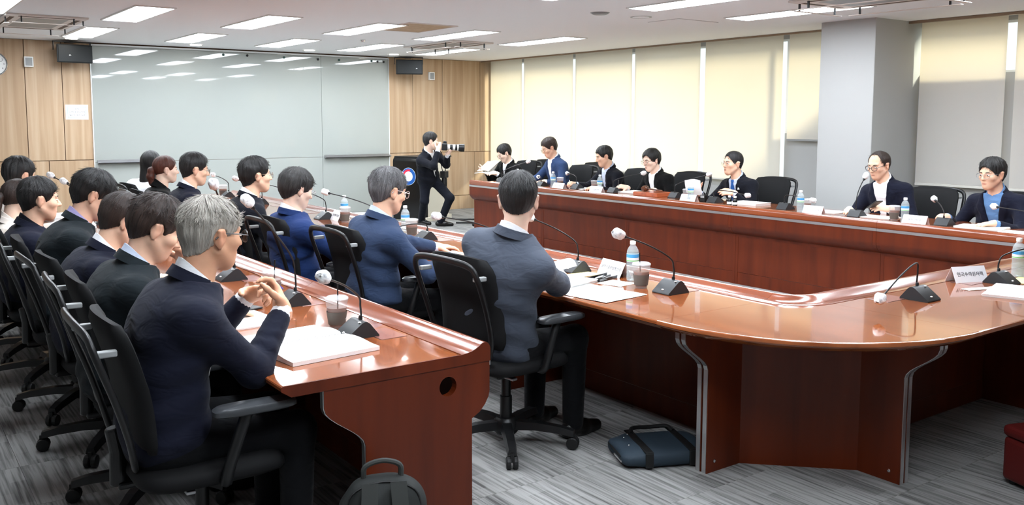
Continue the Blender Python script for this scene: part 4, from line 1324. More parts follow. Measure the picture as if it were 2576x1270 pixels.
# ---- near row (facing the windows)
sit('person in a navy jacket and tinted glasses with clasped hands at the near desk', (.76, 3.02), 0, (.935, 3.01, 1.19), (.22, .12, 0),
    hl=((1.12, 3.21, .925), (.35, -.8, .30), (-.3, -.5, -.6), (.1, .4, -1)), hr=((1.165, 2.985, .905), (-.05, .5, .8), (-.85, .3, .1), (.1, -.25, -1)),
    jacket='navy', hair='silver', style='tight', hs=1.0, glasses='sun', h=.0055, hj=.008, hcurl=(1.05, 1.05), group=GNP, strands=2600, vopen=.04, lanyard='red_cord', skin='tan', vol=1.0, hunch=.045, girth=1.05)
sit('person in a dark green grey jacket bent forward with a hand at the face', (.78, 3.82), 0, (.955, 3.79, 1.13), (-.05, .50, 0),
    hl=((1.08, 3.87, .955), (-.25, -.25, 1), (-.9, -.1, -.2), (.2, .2, -1)), hr=((1.19, 3.68, .76), (1, .4, 0), DN),
    jacket='greenblack', shirt='paleblue', hair='brown', style='full', h=.006, hj=.009, hcurl=(.75, .4), group=GNP, strands=2200, hunch=.05)
sit('person in a navy jacket half hidden behind the bent person of the near row', (.80, 4.57), 0, (.995, 4.55, 1.088), (.1, .5, 0),
    hl=((1.2, 4.68, .76), (1, -.3, 0), DN), hr=((1.2, 4.43, .76), (1, .3, 0), DN), jacket='navy', hair='brown', style='short', group=GNP, hunch=.05, strands=1200)
sit('person in a dark jacket and lilac shirt looking down at a phone', (.80, 5.27), 0, (1.005, 5.25, 1.164), (-.08, .42, 0),
    hl=((1.19, 5.37, .93), (.5, -.55, .45), (-.5, -.4, .2)), hr=((1.18, 5.15, .925), (.5, .5, .45), (-.5, .4, .2)),
    jacket='greenblack', shirt='lilac', hair='black', style='full', h=.0065, hj=.009, hcurl=(.7, .7), group=GNP, hunch=.05, strands=1800, vopen=.07)
sit('person in a dark blue jacket and dark shirt at far left, looking ahead', (.74, 5.98), 0, (.84, 5.95, 1.10), (.05, .1, 0),
    jacket='navy', shirt='darknavy', hair='black', style='short', group=GNP, strands=1200)
sit('person in a cream top with a red lanyard at far left', (.74, 6.67), 0, (.82, 6.65, 1.05), (.35, .25, 0),
    jacket='cream', shirt='cream', hair='brown', style='pony', group=GNP, lanyard='red_cord', vopen=0, strands=800, skin='light')
sit('person in a pale top with a black lanyard, farthest of the near row', (.80, 7.37), 0, (.915, 7.35, 1.168), (.5, .2, 0),
    jacket='cream', shirt='white', hair='black', style='full', group=GNP, lanyard='black_cord', vopen=0, strands=900)
# ---- middle row (facing the windows)
sit('person in a grey jacket seen from behind, nearest of the middle row', (2.38, 3.40), .18, (2.39, 3.25, 1.218), (.62, .02, 0),
    hl=((2.78, 3.72, .77), (1, -.2, 0), DN), hr=((2.77, 3.46, .785), (.75, .65, 0), (-.3, .3, -1), (.35, -.8, -.7)),
    jacket='grey', hair='black', style='crop', h=.006, hj=.008, group=GMP, strands=1500, yaw=.12, skin='light', hunch=.04, eyes=False)
sit('person in a grey blue jacket and pale-rimmed glasses leaning on the middle desk', (2.38, 4.66), .05, (2.45, 4.60, 1.164), (.05, .22, 0),
    hl=((2.92, 4.86, .765), (1, -.2, 0), DN), hr=((2.80, 4.46, .77), (1, .5, 0), DN),
    jacket='steelblue', shirt='paleblue', hair='grey', style='full', glasses='pale', h=.0065, hj=.009, group=GMP, strands=1800, hunch=.035)
sit('person in a bright blue jacket and thin glasses looking down', (2.24, 5.46), .05, (2.235, 5.43, 1.133), (.05, .3, 0),
    hl=((2.72, 5.5, .765), (1, -.2, 0), DN), hr=((2.66, 5.25, .765), (1, .4, 0), DN),
    jacket='blue', hair='greyish', style='bowl', glasses='rimless', h=.007, hj=.010, group=GMP, strands=1400, skin='light', fringe=-.02)
sit('person in a dark navy jacket and wire glasses with the head raised', (2.18, 6.34), 0, (2.29, 6.31, 1.175), (0, .0, 0),
    jacket='darknavy', hair='black', style='full', glasses='wire', group=GMP, strands=1000, skin='mid', fringe=-.01)
sit('person in a navy jacket and wire glasses next to the person in black', (2.06, 7.42), 0, (2.18, 7.40, 1.17), (-.05, .15, 0),
    jacket='navy', hair='black', style='part', glasses='wire', group=GMP, strands=700)
sit('person in a black jacket, second farthest of the middle row', (2.08, 8.32), 0, (2.19, 8.30, 1.13), (-.05, .05, 0),
    jacket='black', shirt='black', hair='auburn', style='pony', group=GMP, strands=500, skin='light', girth=.88, hs=.98)
sit('person in a white top, farthest of the middle row', (2.20, 9.22), .6, (2.29, 9.2, 1.147), (.3, .05, 0),
    jacket='white', shirt='white', hair='black', style='long', group=GMP, strands=500, skin='light', girth=.86, vopen=0, collar=False, hs=.98)
# ---- window row (facing the room)
sit('person with glasses in a black jacket reading papers beside the oak wall', (7.88, 10.93), PI, (7.72, 10.87, 1.085), (-.3, .5, 0),
    hl=((7.45, 10.68, .80), (-1, .3, .1), (.1, .3, -1)), hr=((7.52, 11.06, .83), (-1, -.1, .2), (-.1, -.3, .6)),
    jacket='black', hair='black', style='part', glasses='wire', group=GFP, strands=350, h=.009, hj=.013, lanyard='black_cord', skin='light')
sit('person with glasses in a mid blue jacket writing at the window desk', (7.68, 9.50), PI, (7.52, 9.54, 1.205), (-.3, .42, 0),
    hl=((7.25, 9.30, .765), (-1, .35, 0), DN), hr=((7.22, 9.70, .765), (-1, -.5, 0), DN),
    jacket='midblue', hair='brown', style='part', glasses='wire', group=GFP, strands=350, h=.009, hj=.012, vopen=.072, vbot=.0, skin='mid', yaw=-.2)
sit('person in a dark navy jacket and pale blue shirt writing with a pen', (7.66, 8.40), PI, (7.50, 8.41, 1.128), (-.5, .3, 0),
    hl=((7.22, 8.20, .765), (-1, .4, 0), DN), hr=((7.20, 8.60, .775), (-.8, -.2, .2), (0, .6, -.8)),
    jacket='darknavy', shirt='paleblue', hair='black', style='short', group=GFP, strands=350, h=.0085, hj=.012, vopen=.072, vbot=.0, hcurl=(.5, .9), yaw=-.25)
sit('person in glasses and a black jacket holding a pen by the gavel', (7.66, 7.55), PI, (7.50, 7.58, 1.112), (-.15, .25, 0),
    hl=((7.42, 7.45, .765), (-.8, .4, 0), DN), hr=((7.36, 7.84, .775), (-.8, .3, .2), (0, .6, -.8)),
    jacket='black', hair='black', style='bowl', glasses='wire', group=GFP, strands=350, h=.0085, hj=.012, vopen=.065, vbot=.0, yaw=-.1, skin='light', fringe=-.016, part=.35, hcurl=(.5, .9))
SPK = sit('person in a blue tie and navy suit speaking with a sheet of paper in hand', (7.66, 6.32), PI, (7.50, 6.36, 1.122), (-.25, .0, 0),
    hl=((7.36, 6.22, .82), (-.7, .5, .1), (.2, .5, -.6)), hr=((7.26, 6.60, .80), (-.6, -.3, .35), (-.2, -.5, .2)),
    jacket='darknavy', shirt='paleblue', hair='black', style='crop', glasses='rimless', tie='tie', group=GFP, strands=350, h=.008, hj=.011, vopen=.068, vbot=.2, mouth=1, yaw=-.1)
sit('person in dark-rimmed glasses, navy jacket and white shirt holding a phone', (7.64, 4.58), PI, (7.46, 4.64, 1.175), (-.10, .25, 0),
    hl=((7.30, 4.42, .80), (-.5, .8, .1), (.2, .3, -.7)), hr=((7.22, 4.76, .77), (-.8, -.4, 0), DN),
    jacket='navy', hair='brown', style='bald', glasses='dark', group=GFP, strands=300, h=.0075, hj=.0105, vopen=.075, vbot=.0, skin='mid')
sit('person in a navy jacket and blue chambray shirt at the right edge', (7.62, 3.60), PI, (7.46, 3.63, 1.145), (-.2, .12, 0),
    hl=((7.20, 3.46, .765), (-.8, .5, 0), DN), hr=((7.30, 3.90, .775), (-.9, -.1, .1), (0, .5, -.8)),
    jacket='navy', shirt='denim', hair='black', style='full', glasses='rimless', group=GFP, strands=500, h=.0075, hj=.0105, vopen=.078, vbot=.0, hcurl=(.3, .9))
_r0, _T, _R, _H = SPK
for k, (t_, l_) in enumerate(((.80, .098), (.775, .092), (.775, .106))):
    MB().ball(_T.at(t_, l_, float(np.interp(t_, WT, WD)) + .006), .007, 10, 6).build('lapel_pin', M['white_plastic'], _r0, smooth=True)
# ---- photographer, half crouched beside the lectern
HP = -1.05
c_, s__ = math.cos(-HP), math.sin(-HP)
def lp(p, o=(6.80, 11.52)): x, y = p[0] - o[0], p[1] - o[1]; return (c_ * x - s__ * y, s__ * x + c_ * y, p[2])
sit('photographer in a dark suit crouching beside the lectern with a camera raised', (6.80, 11.52), HP, (6.72, 11.30, 1.27), (.62, .08, 0), hipz=.72,
    hr=((6.73, 11.13, 1.135), (.45, -.1, .75), (.3, .6, .2), (-.5, -.3, -1)), hl=((6.90, 11.13, 1.09), (.2, -.5, .5), (0, 0, 1), (.5, .1, -1)),
    jacket='darknavy', trousers='trousernavy', hair='black', style='short', skin='light', h=.008, hj=.011, vopen=.062, vbot=-.02, lanyard='black_cord', strands=400, hcurl=(.8, .9),
    legs={1: (lp((6.99, 11.22, .43)), lp((6.91, 11.36, .09)), .55), -1: (lp((6.70, 11.47, .38)), lp((6.80, 11.74, .09)), -.2)})

# ---- their chairs
GC1, GC2, GC3 = 'office chairs of the near row', 'office chairs of the middle row', 'office chairs of the window row'
NC = [('under the person with clasped hands', .88, 3.03), ('under the person with a hand to the face', .94, 3.84), ('third from the open desk end', .94, 4.58), ('under the person in a lilac shirt', .92, 5.28),
      ('under the person in a dark shirt at far left', .88, 5.98), ('under the person in a cream top', .86, 6.67), ('at the far end of the near row', .90, 7.37)]
for w, x, y in NC: chair(x, y, rng.uniform(-.08, .08), 'black office chair ' + w, GC1)
for w, x, y, r in [('behind the person in grey', 2.47, 3.46, .06), ('behind the person in the grey blue jacket', 2.50, 4.76, .02), ('behind the person in bright blue', 2.37, 5.50, .0), ('behind the person with raised head', 2.36, 6.36, .05),
                ('third from the far end of the middle row', 2.22, 7.44, -.05), ('behind the person in black', 2.22, 8.34, 0), ('behind the person in white', 2.34, 9.24, .1)]:
    chair(x, y, r, 'black office chair ' + w, GC2)
for w, x, y, r in [('behind the person reading beside the oak wall', 7.95, 10.95, .1), ('empty, pushed back near the second blind', 8.40, 11.15, -.1), ('behind the person in the mid blue jacket', 7.74, 9.42, .05), ('empty, pushed back near the third blind', 8.38, 9.95, -.1),
                ('behind the person in the pale blue shirt', 7.76, 8.32, .05), ('behind the person by the gavel', 7.76, 7.44, .05), ('behind the speaker in the blue tie', 7.74, 6.22, .03), ('between the two people on the right', 7.78, 4.42, .06), ('behind the person in the chambray shirt', 7.76, 3.66, 0)]:
    chair(x, y, PI + r, 'black office chair ' + w, GC3)

# ================================================================= THINGS ON THE DESKS
TZ = 0.7303
def text_mesh(body, size, material, parent, loc, R, name='lettering', align='CENTER', ext=0.0004, sx=1.0):
    c = bpy.data.curves.new(name, 'FONT'); c.body = body; c.size = size; c.align_x = align; c.align_y = 'CENTER'; c.extrude = ext
    c.resolution_u = 2
    o = bpy.data.objects.new(name, c)
    me = bpy.data.meshes.new_from_object(o)
    bpy.data.objects.remove(o); bpy.data.curves.remove(c)
    me.materials.clear(); me.materials.append(material)
    q = bpy.data.objects.new(name, me); COL.objects.link(q)
    q.parent = parent; q.location = loc; q.rotation_euler = R; q.scale = (sx, 1, 1)
    return q

# ---- delegate microphones
def mic_cover_material():
    m = mat('crinkled white mic cover', (236, 236, 236), 0.7, spec=0.25)
    nt, N, L, b = nodes(m)
    tc = N.new('ShaderNodeTexCoord'); nz = N.new('ShaderNodeTexNoise'); nz.inputs['Scale'].default_value = 38; nz.inputs['Detail'].default_value = 4; nz.inputs['Distortion'].default_value = 1.5
    L.new(tc.outputs['Object'], nz.inputs[0])
    cr = N.new('ShaderNodeValToRGB'); L.new(nz.outputs[0], cr.inputs[0])
    e = cr.color_ramp.elements; e[0].position = .30; e[0].color = lin((170, 170, 172)); e[1].position = .50; e[1].color = lin((240, 240, 240))
    L.new(cr.outputs[0], b.inputs['Base Color'])
    bp = N.new('ShaderNodeBump'); bp.inputs['Strength'].default_value = .6; bp.inputs['Distance'].default_value = .004; L.new(nz.outputs[0], bp.inputs['Height']); L.new(bp.outputs[0], b.inputs['Normal'])
    return m
M['mic_cover'] = mic_cover_material()
M['mic_base'] = add_noise_bump(mat('charcoal microphone base', (44, 46, 48), 0.42, spec=0.4), 900, .1, .0005)
_mb = MB()
_prof = [(.078, 0), (.080, .004), (.078, .009), (.012, .058), (.0, .0635), (-.012, .062), (-.024, .053), (-.062, .006), (-.062, 0)]
_mb.prism(_prof, -.056, .056)
MIC_BASE = _mb.mesh('base', M['mic_base'])
MIC_BASE.polygons.foreach_set('use_smooth', [True] * len(MIC_BASE.polygons)); MIC_BASE.set_sharp_from_angle(angle=math.radians(38))
MIC_KEY = MB().ball((.064, 0, .0205), (.006, .008, .004), 10, 6).ball((.012, .035, .060), (.007, .007, .003), 10, 6).mesh('talk_key', M['white_plastic'])
def lumpy(r, seed, n=18, m=14, tail=True):
    b = MB(); rr = random.Random(seed); ph = [rr.uniform(0, 6.28) for _ in range(6)]
    pts = []; fs = []
    for i in range(m + 1):
        th = PI * i / m
        for j in range(n):
            w = 2 * PI * j / n
            k = 1 + .07 * math.sin(3 * w + ph[0] + 2 * th) + .05 * math.sin(5 * w + ph[1] - 3 * th) + .04 * math.sin(4 * th + ph[2])
            z = -math.cos(th)
            sq = math.sin(th) ** .8
            pts.append((r * .82 * k * sq * math.cos(w), r * .82 * k * sq * math.sin(w), r * 1.12 * z * (1 + .04 * math.sin(2 * w + ph[3]))))
    for i in range(m):
        for j in range(n):
            fs.append((i * n + j, i * n + (j + 1) % n, (i + 1) * n + (j + 1) % n, (i + 1) * n + j))
    b.add(pts, fs); return b
def mic(label, base, head, facing, group, bend=.11):
    """facing: heading of the sloping face (towards the user)"""
    t = thing('microphone', label, 'microphone', (base[0], base[1], TZ), facing, group)
    o = bpy.data.objects.new('base', MIC_BASE); COL.objects.link(o); o.parent = t
    k = bpy.data.objects.new('talk_key', MIC_KEY); COL.objects.link(k); k.parent = o; k['kind'] = 'stuff'
    c, s_ = math.cos(-facing), math.sin(-facing); dx, dy = head[0] - base[0], head[1] - base[1]
    h = Vector((c * dx - s_ * dy, s_ * dx + c * dy, head[2] - TZ)); p0 = Vector((-.008, 0, .060)); p1 = Vector((-.010, 0, .060 + bend))
    dirv = (h - p1).normalized()
    path = smooth_path([p0, Vector((-.012, 0, .075)), p1 * .62 + p0 * .38, p1 + dirv * .025, p1.lerp(h, .45) + Vector((0, 0, .012)), h - dirv * .02], 6)
    g = MB(); g.tube(path, [.0042] * len(path), 8); g.build('gooseneck', M['black_plastic'], t, smooth=True)
    MB().lathe([(.008, .055), (.008, .072), (.006, .078)], 10, Matrix.Translation((-.009, 0, 0))).build('socket', M['black_plastic'], t, smooth=True)
    q = dirv.to_track_quat('Z', 'Y').to_matrix().to_4x4(); q.translation = h
    cap = MB().lathe([(.0045, -.05), (.011, -.040), (.011, -.022)], 10, q).build('capsule', M['black_plastic'], t, smooth=True)
    cv = lumpy(.031, hash(round(base[1] * 97)) % 1000).build('windscreen_cover', M['mic_cover'], t, smooth=True, angle=180)
    cv.location = h; cv.rotation_euler = q.to_euler()
    return t
G1 = 'delegate microphones'
NX, FX, RX = PI, 0.0, -PI / 2     # users sit at -X, +X, -Y
mics = [
 ('gooseneck microphone by the open booklet near the desk end', (1.535, 3.145), (1.243, 2.81, 1.04), NX, .09),
 ('tall gooseneck microphone leaning in front of the clasped hands', (1.56, 3.858), (1.352, 3.843, 1.218), NX, .14),
 ('gooseneck microphone behind the person with clasped hands, cover above the head', (1.55, 4.66), (1.36, 4.329, 1.262), NX, .14),
 ('gooseneck microphone at far left, lower of the two covers by the oak wall', (1.55, 7.75), (1.30, 7.96, 1.077), NX, .10),
 ('gooseneck microphone at far left, upper of the two covers by the oak wall', (1.55, 8.45), (1.30, 8.57, 1.094), NX, .10),
 ('gooseneck microphone beside the iced coffee on the middle desk', (3.19, 3.065), (2.89, 3.13, 1.035), NX, .10),
 ('gooseneck microphone in front of the person in grey', (3.206, 3.813), (2.956, 3.927, 1.042), NX, .10),
 ('gooseneck microphone left of the person in grey, cover above the desk', (3.22, 4.66), (2.9, 4.817, .972), NX, .09),
 ('low-bent gooseneck microphone before the person in grey blue', (3.192, 5.444), (2.892, 5.42, .835), NX, .05),
 ('gooseneck microphone with its cover between two blue jackets', (3.2, 6.25), (2.95, 6.6, 1.003), NX, .10),
 ('gooseneck microphone before the person in bright blue', (3.168, 7.10), (2.868, 7.071, 1.002), NX, .10),
 ('gooseneck microphone before the person with raised head', (3.2, 7.95), (2.93, 7.9, 1.0), NX, .10),
 ('gooseneck microphone before the person next to the one in black', (3.2, 8.7), (2.95, 8.709, .997), NX, .10),
 ('gooseneck microphone at the far end of the middle desks', (3.2, 9.7), (2.95, 9.4, 1.0), NX, .10),
 ('gooseneck microphone at the left end of the window desks', (7.068, 10.001), (7.268, 9.672, 1.02), FX, .08),
 ('gooseneck microphone before the person in mid blue', (7.06, 9.107), (7.307, 9.50, .82), FX, .05),
 ('short-bent gooseneck microphone before the person writing in a pale blue shirt', (7.13, 8.487), (7.25, 8.821, .902), FX, .09),
 ('gooseneck microphone reaching to the chin of the person by the gavel', (7.12, 7.805), (7.36, 7.56, .964), FX, .08),
 ('gooseneck microphone pointing at the speaker in the blue tie', (7.20, 6.895), (7.44, 6.63, .99), FX, .08),
 ('microphone lying low beside the two small bottles', (7.10, 6.249), (7.15, 5.86, .83), FX, .07),
 ('low-bent microphone left of a name card at an empty place', (7.11, 5.38), (7.14, 5.09, .835), FX, .08),
 ('upright gooseneck microphone before the person in dark-rimmed glasses', (7.086, 4.601), (7.186, 4.589, 1.09), FX, .12),
 ('gooseneck microphone before the person in chambray, nearer cup side', (7.077, 3.80), (7.227, 3.976, .925), FX, .06),
 ('gooseneck microphone crossing the chambray shirt at the right edge', (7.10, 2.95), (7.30, 3.519, .896), FX, .06),
 ('drooping microphone near the rounded desk corner', (4.026, 2.269), (3.56, 2.18, .80), RX, .12),
 ('microphone beside the name card on the right desk', (4.776, 2.252), (5.02, 2.10, .93), RX, .08)]
for lab, b_, h_, f_, bd in mics: mic(lab, b_, h_, f_, G1, bd)

# ---- water bottles
def clear_plastic(name, tint=(250, 252, 252)):
    return thin_glass(name, tint)
def milky(name, col, tr=.45):
    m = bpy.data.materials.new(name); m.use_nodes = True
    nt = m.node_tree; nt.nodes.clear(); N = nt.nodes; L = nt.links
    a = N.new('ShaderNodeBsdfTransparent'); d = N.new('ShaderNodeBsdfDiffuse'); x = N.new('ShaderNodeMixShader'); o = N.new('ShaderNodeOutputMaterial')
    d.inputs[0].default_value = lin(col); x.inputs[0].default_value = 1 - tr
    L.new(a.outputs[0], x.inputs[1]); L.new(d.outputs[0], x.inputs[2]); L.new(x.outputs[0], o.inputs[0]); return m
M['pet'] = milky('bottle plastic with painted backlight', (232, 240, 242), .72)  # white mixed into the clear plastic paints in its backlit brightness
M['water'] = clear_plastic('water', (232, 242, 244))
M['label_blue'] = mat('blue bottle label', (70, 150, 205), 0.4)
M['label_white'] = mat('white bottle label', (232, 238, 242), 0.4)
M['label_green'] = mat('green label stripe', (120, 190, 110), 0.4)
_bt = MB().lathe([(.024, .002), (.030, .004), (.0315, .012), (.0315, .030), (.0295, .036), (.0315, .042), (.0315, .052), (.0295, .058), (.0315, .064), (.0315, .076), (.0298, .082), (.0315, .088), (.0315, .150), (.029, .165), (.021, .180), (.0135, .190), (.0125, .198)], 20, cap0=True, cap1=False).mesh('bottle', M['pet'])
_bl = MB().lathe([(.0319, .105), (.0319, .145)], 20, cap0=False, cap1=False).mesh('label', M['label_white'])
_bb = MB().lathe([(.0322, .126), (.0322, .144)], 20, cap0=False, cap1=False).mesh('label_band', M['label_blue'])
_bg_ = MB().lathe([(.0322, .107), (.0322, .113)], 20, cap0=False, cap1=False).mesh('label_stripe', M['label_green'])
_bc = MB().lathe([(.0150, .194), (.0152, .196), (.0152, .210), (.0140, .2125)], 18).mesh('cap', M['white_plastic'])
_bw = MB().lathe([(.022, .004), (.0285, .006), (.0288, .08), (.0288, .158)], 16).mesh('water', M['water'])
for me in (_bt, _bl, _bb, _bg_, _bc, _bw):
    me.polygons.foreach_set('use_smooth', [True] * len(me.polygons)); me.set_sharp_from_angle(angle=math.radians(45))
def bottle(label, x, y):
    t = thing('water_bottle', label, 'bottle', (x, y, TZ), rng.uniform(0, 6), 'water bottles on the desks')
    for nm, me in (('bottle', _bt), ('cap', _bc), ('label', _bl), ('water', _bw)):
        o = bpy.data.objects.new(nm, me); COL.objects.link(o); o.parent = t
        if nm == 'label':
            for n2, m2 in (('label_band', _bb), ('label_stripe', _bg_)):
                q = bpy.data.objects.new(n2, m2); COL.objects.link(q); q.parent = o
for lab, x, y in (('clear water bottle beside the iced coffee on the middle desk', 3.25, 3.408), ('clear water bottle in front of the person in grey blue', 3.223, 5.80), ('clear water bottle next to a name card before the whiteboard', 3.25, 6.89),
                  ('clear water bottle at the left end of the window desks', 6.90, 9.41), ('clear water bottle before the person in mid blue', 6.90, 8.67), ('clear water bottle before the person in a pale blue shirt', 6.95, 7.858),
                  ('clear water bottle left of the speaker in the blue tie', 6.92, 6.41), ('clear water bottle at the empty place with a name card', 6.90, 5.05), ('clear water bottle before the person in dark-rimmed glasses', 6.955, 4.07), ('clear water bottle on the right desk at the picture edge', 5.047, 2.289)):
    bottle(lab, x, y)

# ---- iced coffees
M['cup'] = thin_glass('frosted cup plastic', (238, 238, 236))
M['cup_milky'] = milky('milky cup plastic', (226, 226, 226), .70)
M['coffee'] = mat('iced coffee', (112, 58, 32), 0.25)
M['sleeve'] = mat('taupe cup sleeve', (92, 86, 80), 0.7)
_c1 = MB().lathe([(.030, .0), (.0315, .004), (.0455, .112), (.0475, .114), (.0475, .119), (.045, .120)], 24, cap1=False).mesh('cup', M['cup_milky'])
_c2 = MB().lathe([(.029, .004), (.0405, .082)], 20).mesh('coffee', M['coffee'])
_c3 = MB().lathe([(.0350, .013), (.0420, .066)], 24, cap0=False, cap1=False).mesh('sleeve', M['sleeve'])
_c4 = MB().lathe([(.0475, .116), (.0478, .122), (.044, .124), (.040, .127), (.010, .128)], 24).mesh('lid', M['cup_milky'])
_c5 = MB().tube([(.006, 0, .02), (.016, .004, .175)], .0032, 8).mesh('straw', M['black_plastic'])
for me in (_c1, _c2, _c3, _c4, _c5): me.polygons.foreach_set('use_smooth', [True] * len(me.polygons)); me.set_sharp_from_angle(angle=math.radians(45))
def cup(label, x, y, straw=True, letters=True, rz=0.0):
    t = thing('iced_coffee', label, 'cup', (x, y, TZ), rz, 'iced coffees on the desks')
    for nm, me in (('cup', _c1), ('coffee', _c2), ('sleeve', _c3), ('lid', _c4)) + ((('straw', _c5),) if straw else ()):
        o = bpy.data.objects.new(nm, me); COL.objects.link(o); o.parent = t
        if nm == 'sleeve' and letters:
            for k, ch in enumerate('IL M'):
                if ch == ' ': continue
                a = math.radians(-78 + k * 15)
                text_mesh(ch, .020, M['white_plastic'], o, (.0392 * math.cos(a), .0392 * math.sin(a), .030), (math.radians(83), 0, a + PI / 2))
for lab, x, y, st, rz in (('iced coffee in a grey sleeve beside the open booklet', 1.53, 3.331, True, .55), ('iced coffee in front of the clasped hands', 1.55, 4.09, True, 0), ('iced coffee with a straw on the middle desk before the microphone', 3.16, 3.25, True, 1.2),
                      ('iced coffee in front of the person in grey blue', 3.21, 5.68, False, .5), ('iced coffee behind a name card before the whiteboard', 3.208, 6.79, False, .5), ('iced coffee at the far end of the middle desks', 3.198, 9.86, False, 0),
                      ('iced coffee before the person in mid blue', 7.133, 8.821, False, .5), ('iced coffee before the person in a pale blue shirt', 7.10, 8.12, False, .5), ('iced coffee left of the speaker in the blue tie', 7.02, 6.555, False, .5),
                      ('iced coffee at the empty place with a name card', 7.06, 5.1, False, .5), ('iced coffee before the person in dark-rimmed glasses', 7.10, 4.25, False, -.3)):
    cup(lab, x, y, st, True, rz)

# ---- tent name cards
M['card'] = mat('white card', (244, 244, 246), .6)
def name_card(label, x, y, rz, words, w=.10, size=.026):
    """rz: heading of the printed face"""
    t = thing('name_card', label, 'name card', (x, y, TZ), rz, 'tent name cards')
    b = MB()
    for s_ in (1, -1):
        b.add([(s_ * .040, -w, 0), (s_ * .040, w, 0), (0, w, .080), (0, -w, .080), (s_ * .0385, -w, 0), (s_ * .0385, w, 0), (0, w, .0782), (0, -w, .0782)], [(0, 1, 2, 3), (4, 7, 6, 5), (0, 3, 7, 4), (1, 5, 6, 2), (0, 4, 5, 1), (2, 6, 7, 3)])
    b.build('card', M['card'], t)
    a = math.atan2(.080, .040)
    text_mesh(words, size, M['ink'], t, (.0205, 0, .040), (a, 0, PI / 2))
    text_mesh(words, size, M['ink'], t, (-.0205, 0, .040), (a, 0, -PI / 2))
name_card('white name card with nine Korean letters on the middle desk', 3.295, 3.60, PI - .12, '과학기술정보통신부', .105, .0225)
name_card('white name card before the whiteboard on the middle desk', 3.22, 6.95, PI - .1, '중소벤처기업부', .10, .024)
name_card('white name card on the right desk by the microphone', 4.69, 2.38, -PI / 2 - .35, '한국수력원자력', .105, .026)
for lab, x, y, wd in (('white name card before the person in mid blue', 6.90, 8.55, '국무조정실'), ('white name card before the person in a pale blue shirt', 6.90, 7.85, '산업통상부'), ('white name card before the speaker in the blue tie', 6.93, 6.44, '위원장'),
                      ('white name card at the empty place on the window desk', 6.93, 4.93, '기후에너지환경부'), ('white name card before the person in dark-rimmed glasses', 6.91, 3.95, '행정안전부')):
    name_card(lab, x, y, PI + .05, wd, .10, .024)

# ---- papers, booklets
def sheet(label, pts, z=TZ + .0012, th=.0008, material='paper', name='paper_sheet', cat='paper', group='loose papers on the desks', curl=0.0):
    t = thing(name, label, cat, (pts[0][0], pts[0][1], z), 0, group)
    b = MB(); p = [Vector((q[0] - pts[0][0], q[1] - pts[0][1], 0)) for q in pts]
    n = 6; rows = []
    for i in range(n + 1):
        a = p[0].lerp(p[3], i / n); c = p[1].lerp(p[2], i / n)
        rows.append([a.lerp(c, j / n) + Vector((0, 0, curl * (i / n) ** 2 + .0006 * math.sin(j * 1.1 + i))) for j in range(n + 1)])
    top = [[q + Vector((0, 0, th)) for q in r] for r in rows]
    b.grid(rows); b.grid([r[::-1] for r in top])
    for e in ((rows[0], top[0]), (top[-1], rows[-1])): b.grid([e[0], e[1]])
    b.grid([[r[0] for r in top], [r[0] for r in rows]]); b.grid([[r[-1] for r in rows], [r[-1] for r in top]])
    o = b.build('sheet', M[material], t, smooth=True)
    return t
def rect(cx, cy, w, l, a):
    c, s_ = math.cos(a), math.sin(a)
    return [(cx + c * x - s_ * y, cy + s_ * x + c * y) for x, y in ((-w / 2, -l / 2), (w / 2, -l / 2), (w / 2, l / 2), (-w / 2, l / 2))]
M['yellow_paper'] = mat('yellow paper', (240, 226, 150), .8)
sheet('single white sheet near the desk edge before the person in grey', rect(2.88, 3.17, .30, .21, .12), TZ + .0024)
sheet('white sheet under the bundle before the person in grey', rect(2.86, 3.38, .30, .21, .05), TZ + .0010)
sheet('small white sheet beside the water bottle on the middle desk', rect(3.13, 3.40, .14, .15, .2), TZ + .0008)
sheet('yellow sheet beside the black pen tray', rect(3.12, 3.70, .26, .12, .1), TZ + .0012, material='yellow_paper')
def bundle(label, cx, cy, w, l, a, h, lift=.0, spiral=True, group='stapled and bound papers'):
    t = thing('paper_bundle', label, 'papers', (cx, cy, TZ), a, group)
    k = max(3, int(h / .003))
    for i in range(k):
        z0 = .0004 + h * i / k
        dx, dy = rng.uniform(-.003, .003), rng.uniform(-.003, .003)
        MB().box(-w / 2 + dx, w / 2 + dx, -l / 2 + dy, l / 2 + dy, z0, z0 + h / k * .82).build('page_block', M['paper'], t)
    if spiral:
        for j in range(int(w / .012)):
            x = -w / 2 + .008 + j * .012
            MB().tube([(x, -l / 2 - .004 + .006 * math.cos(q), h / 2 + (h / 2 + .003) * math.sin(q)) for q in [r * PI / 3 for r in range(6)]], .0007, 4, closed=True).build('binding_ring', M['black_plastic'], t)
    return t
bundle('thick stack of papers under the hand of the person in grey', 2.93, 3.60, .22, .30, .25, .018, spiral=False)
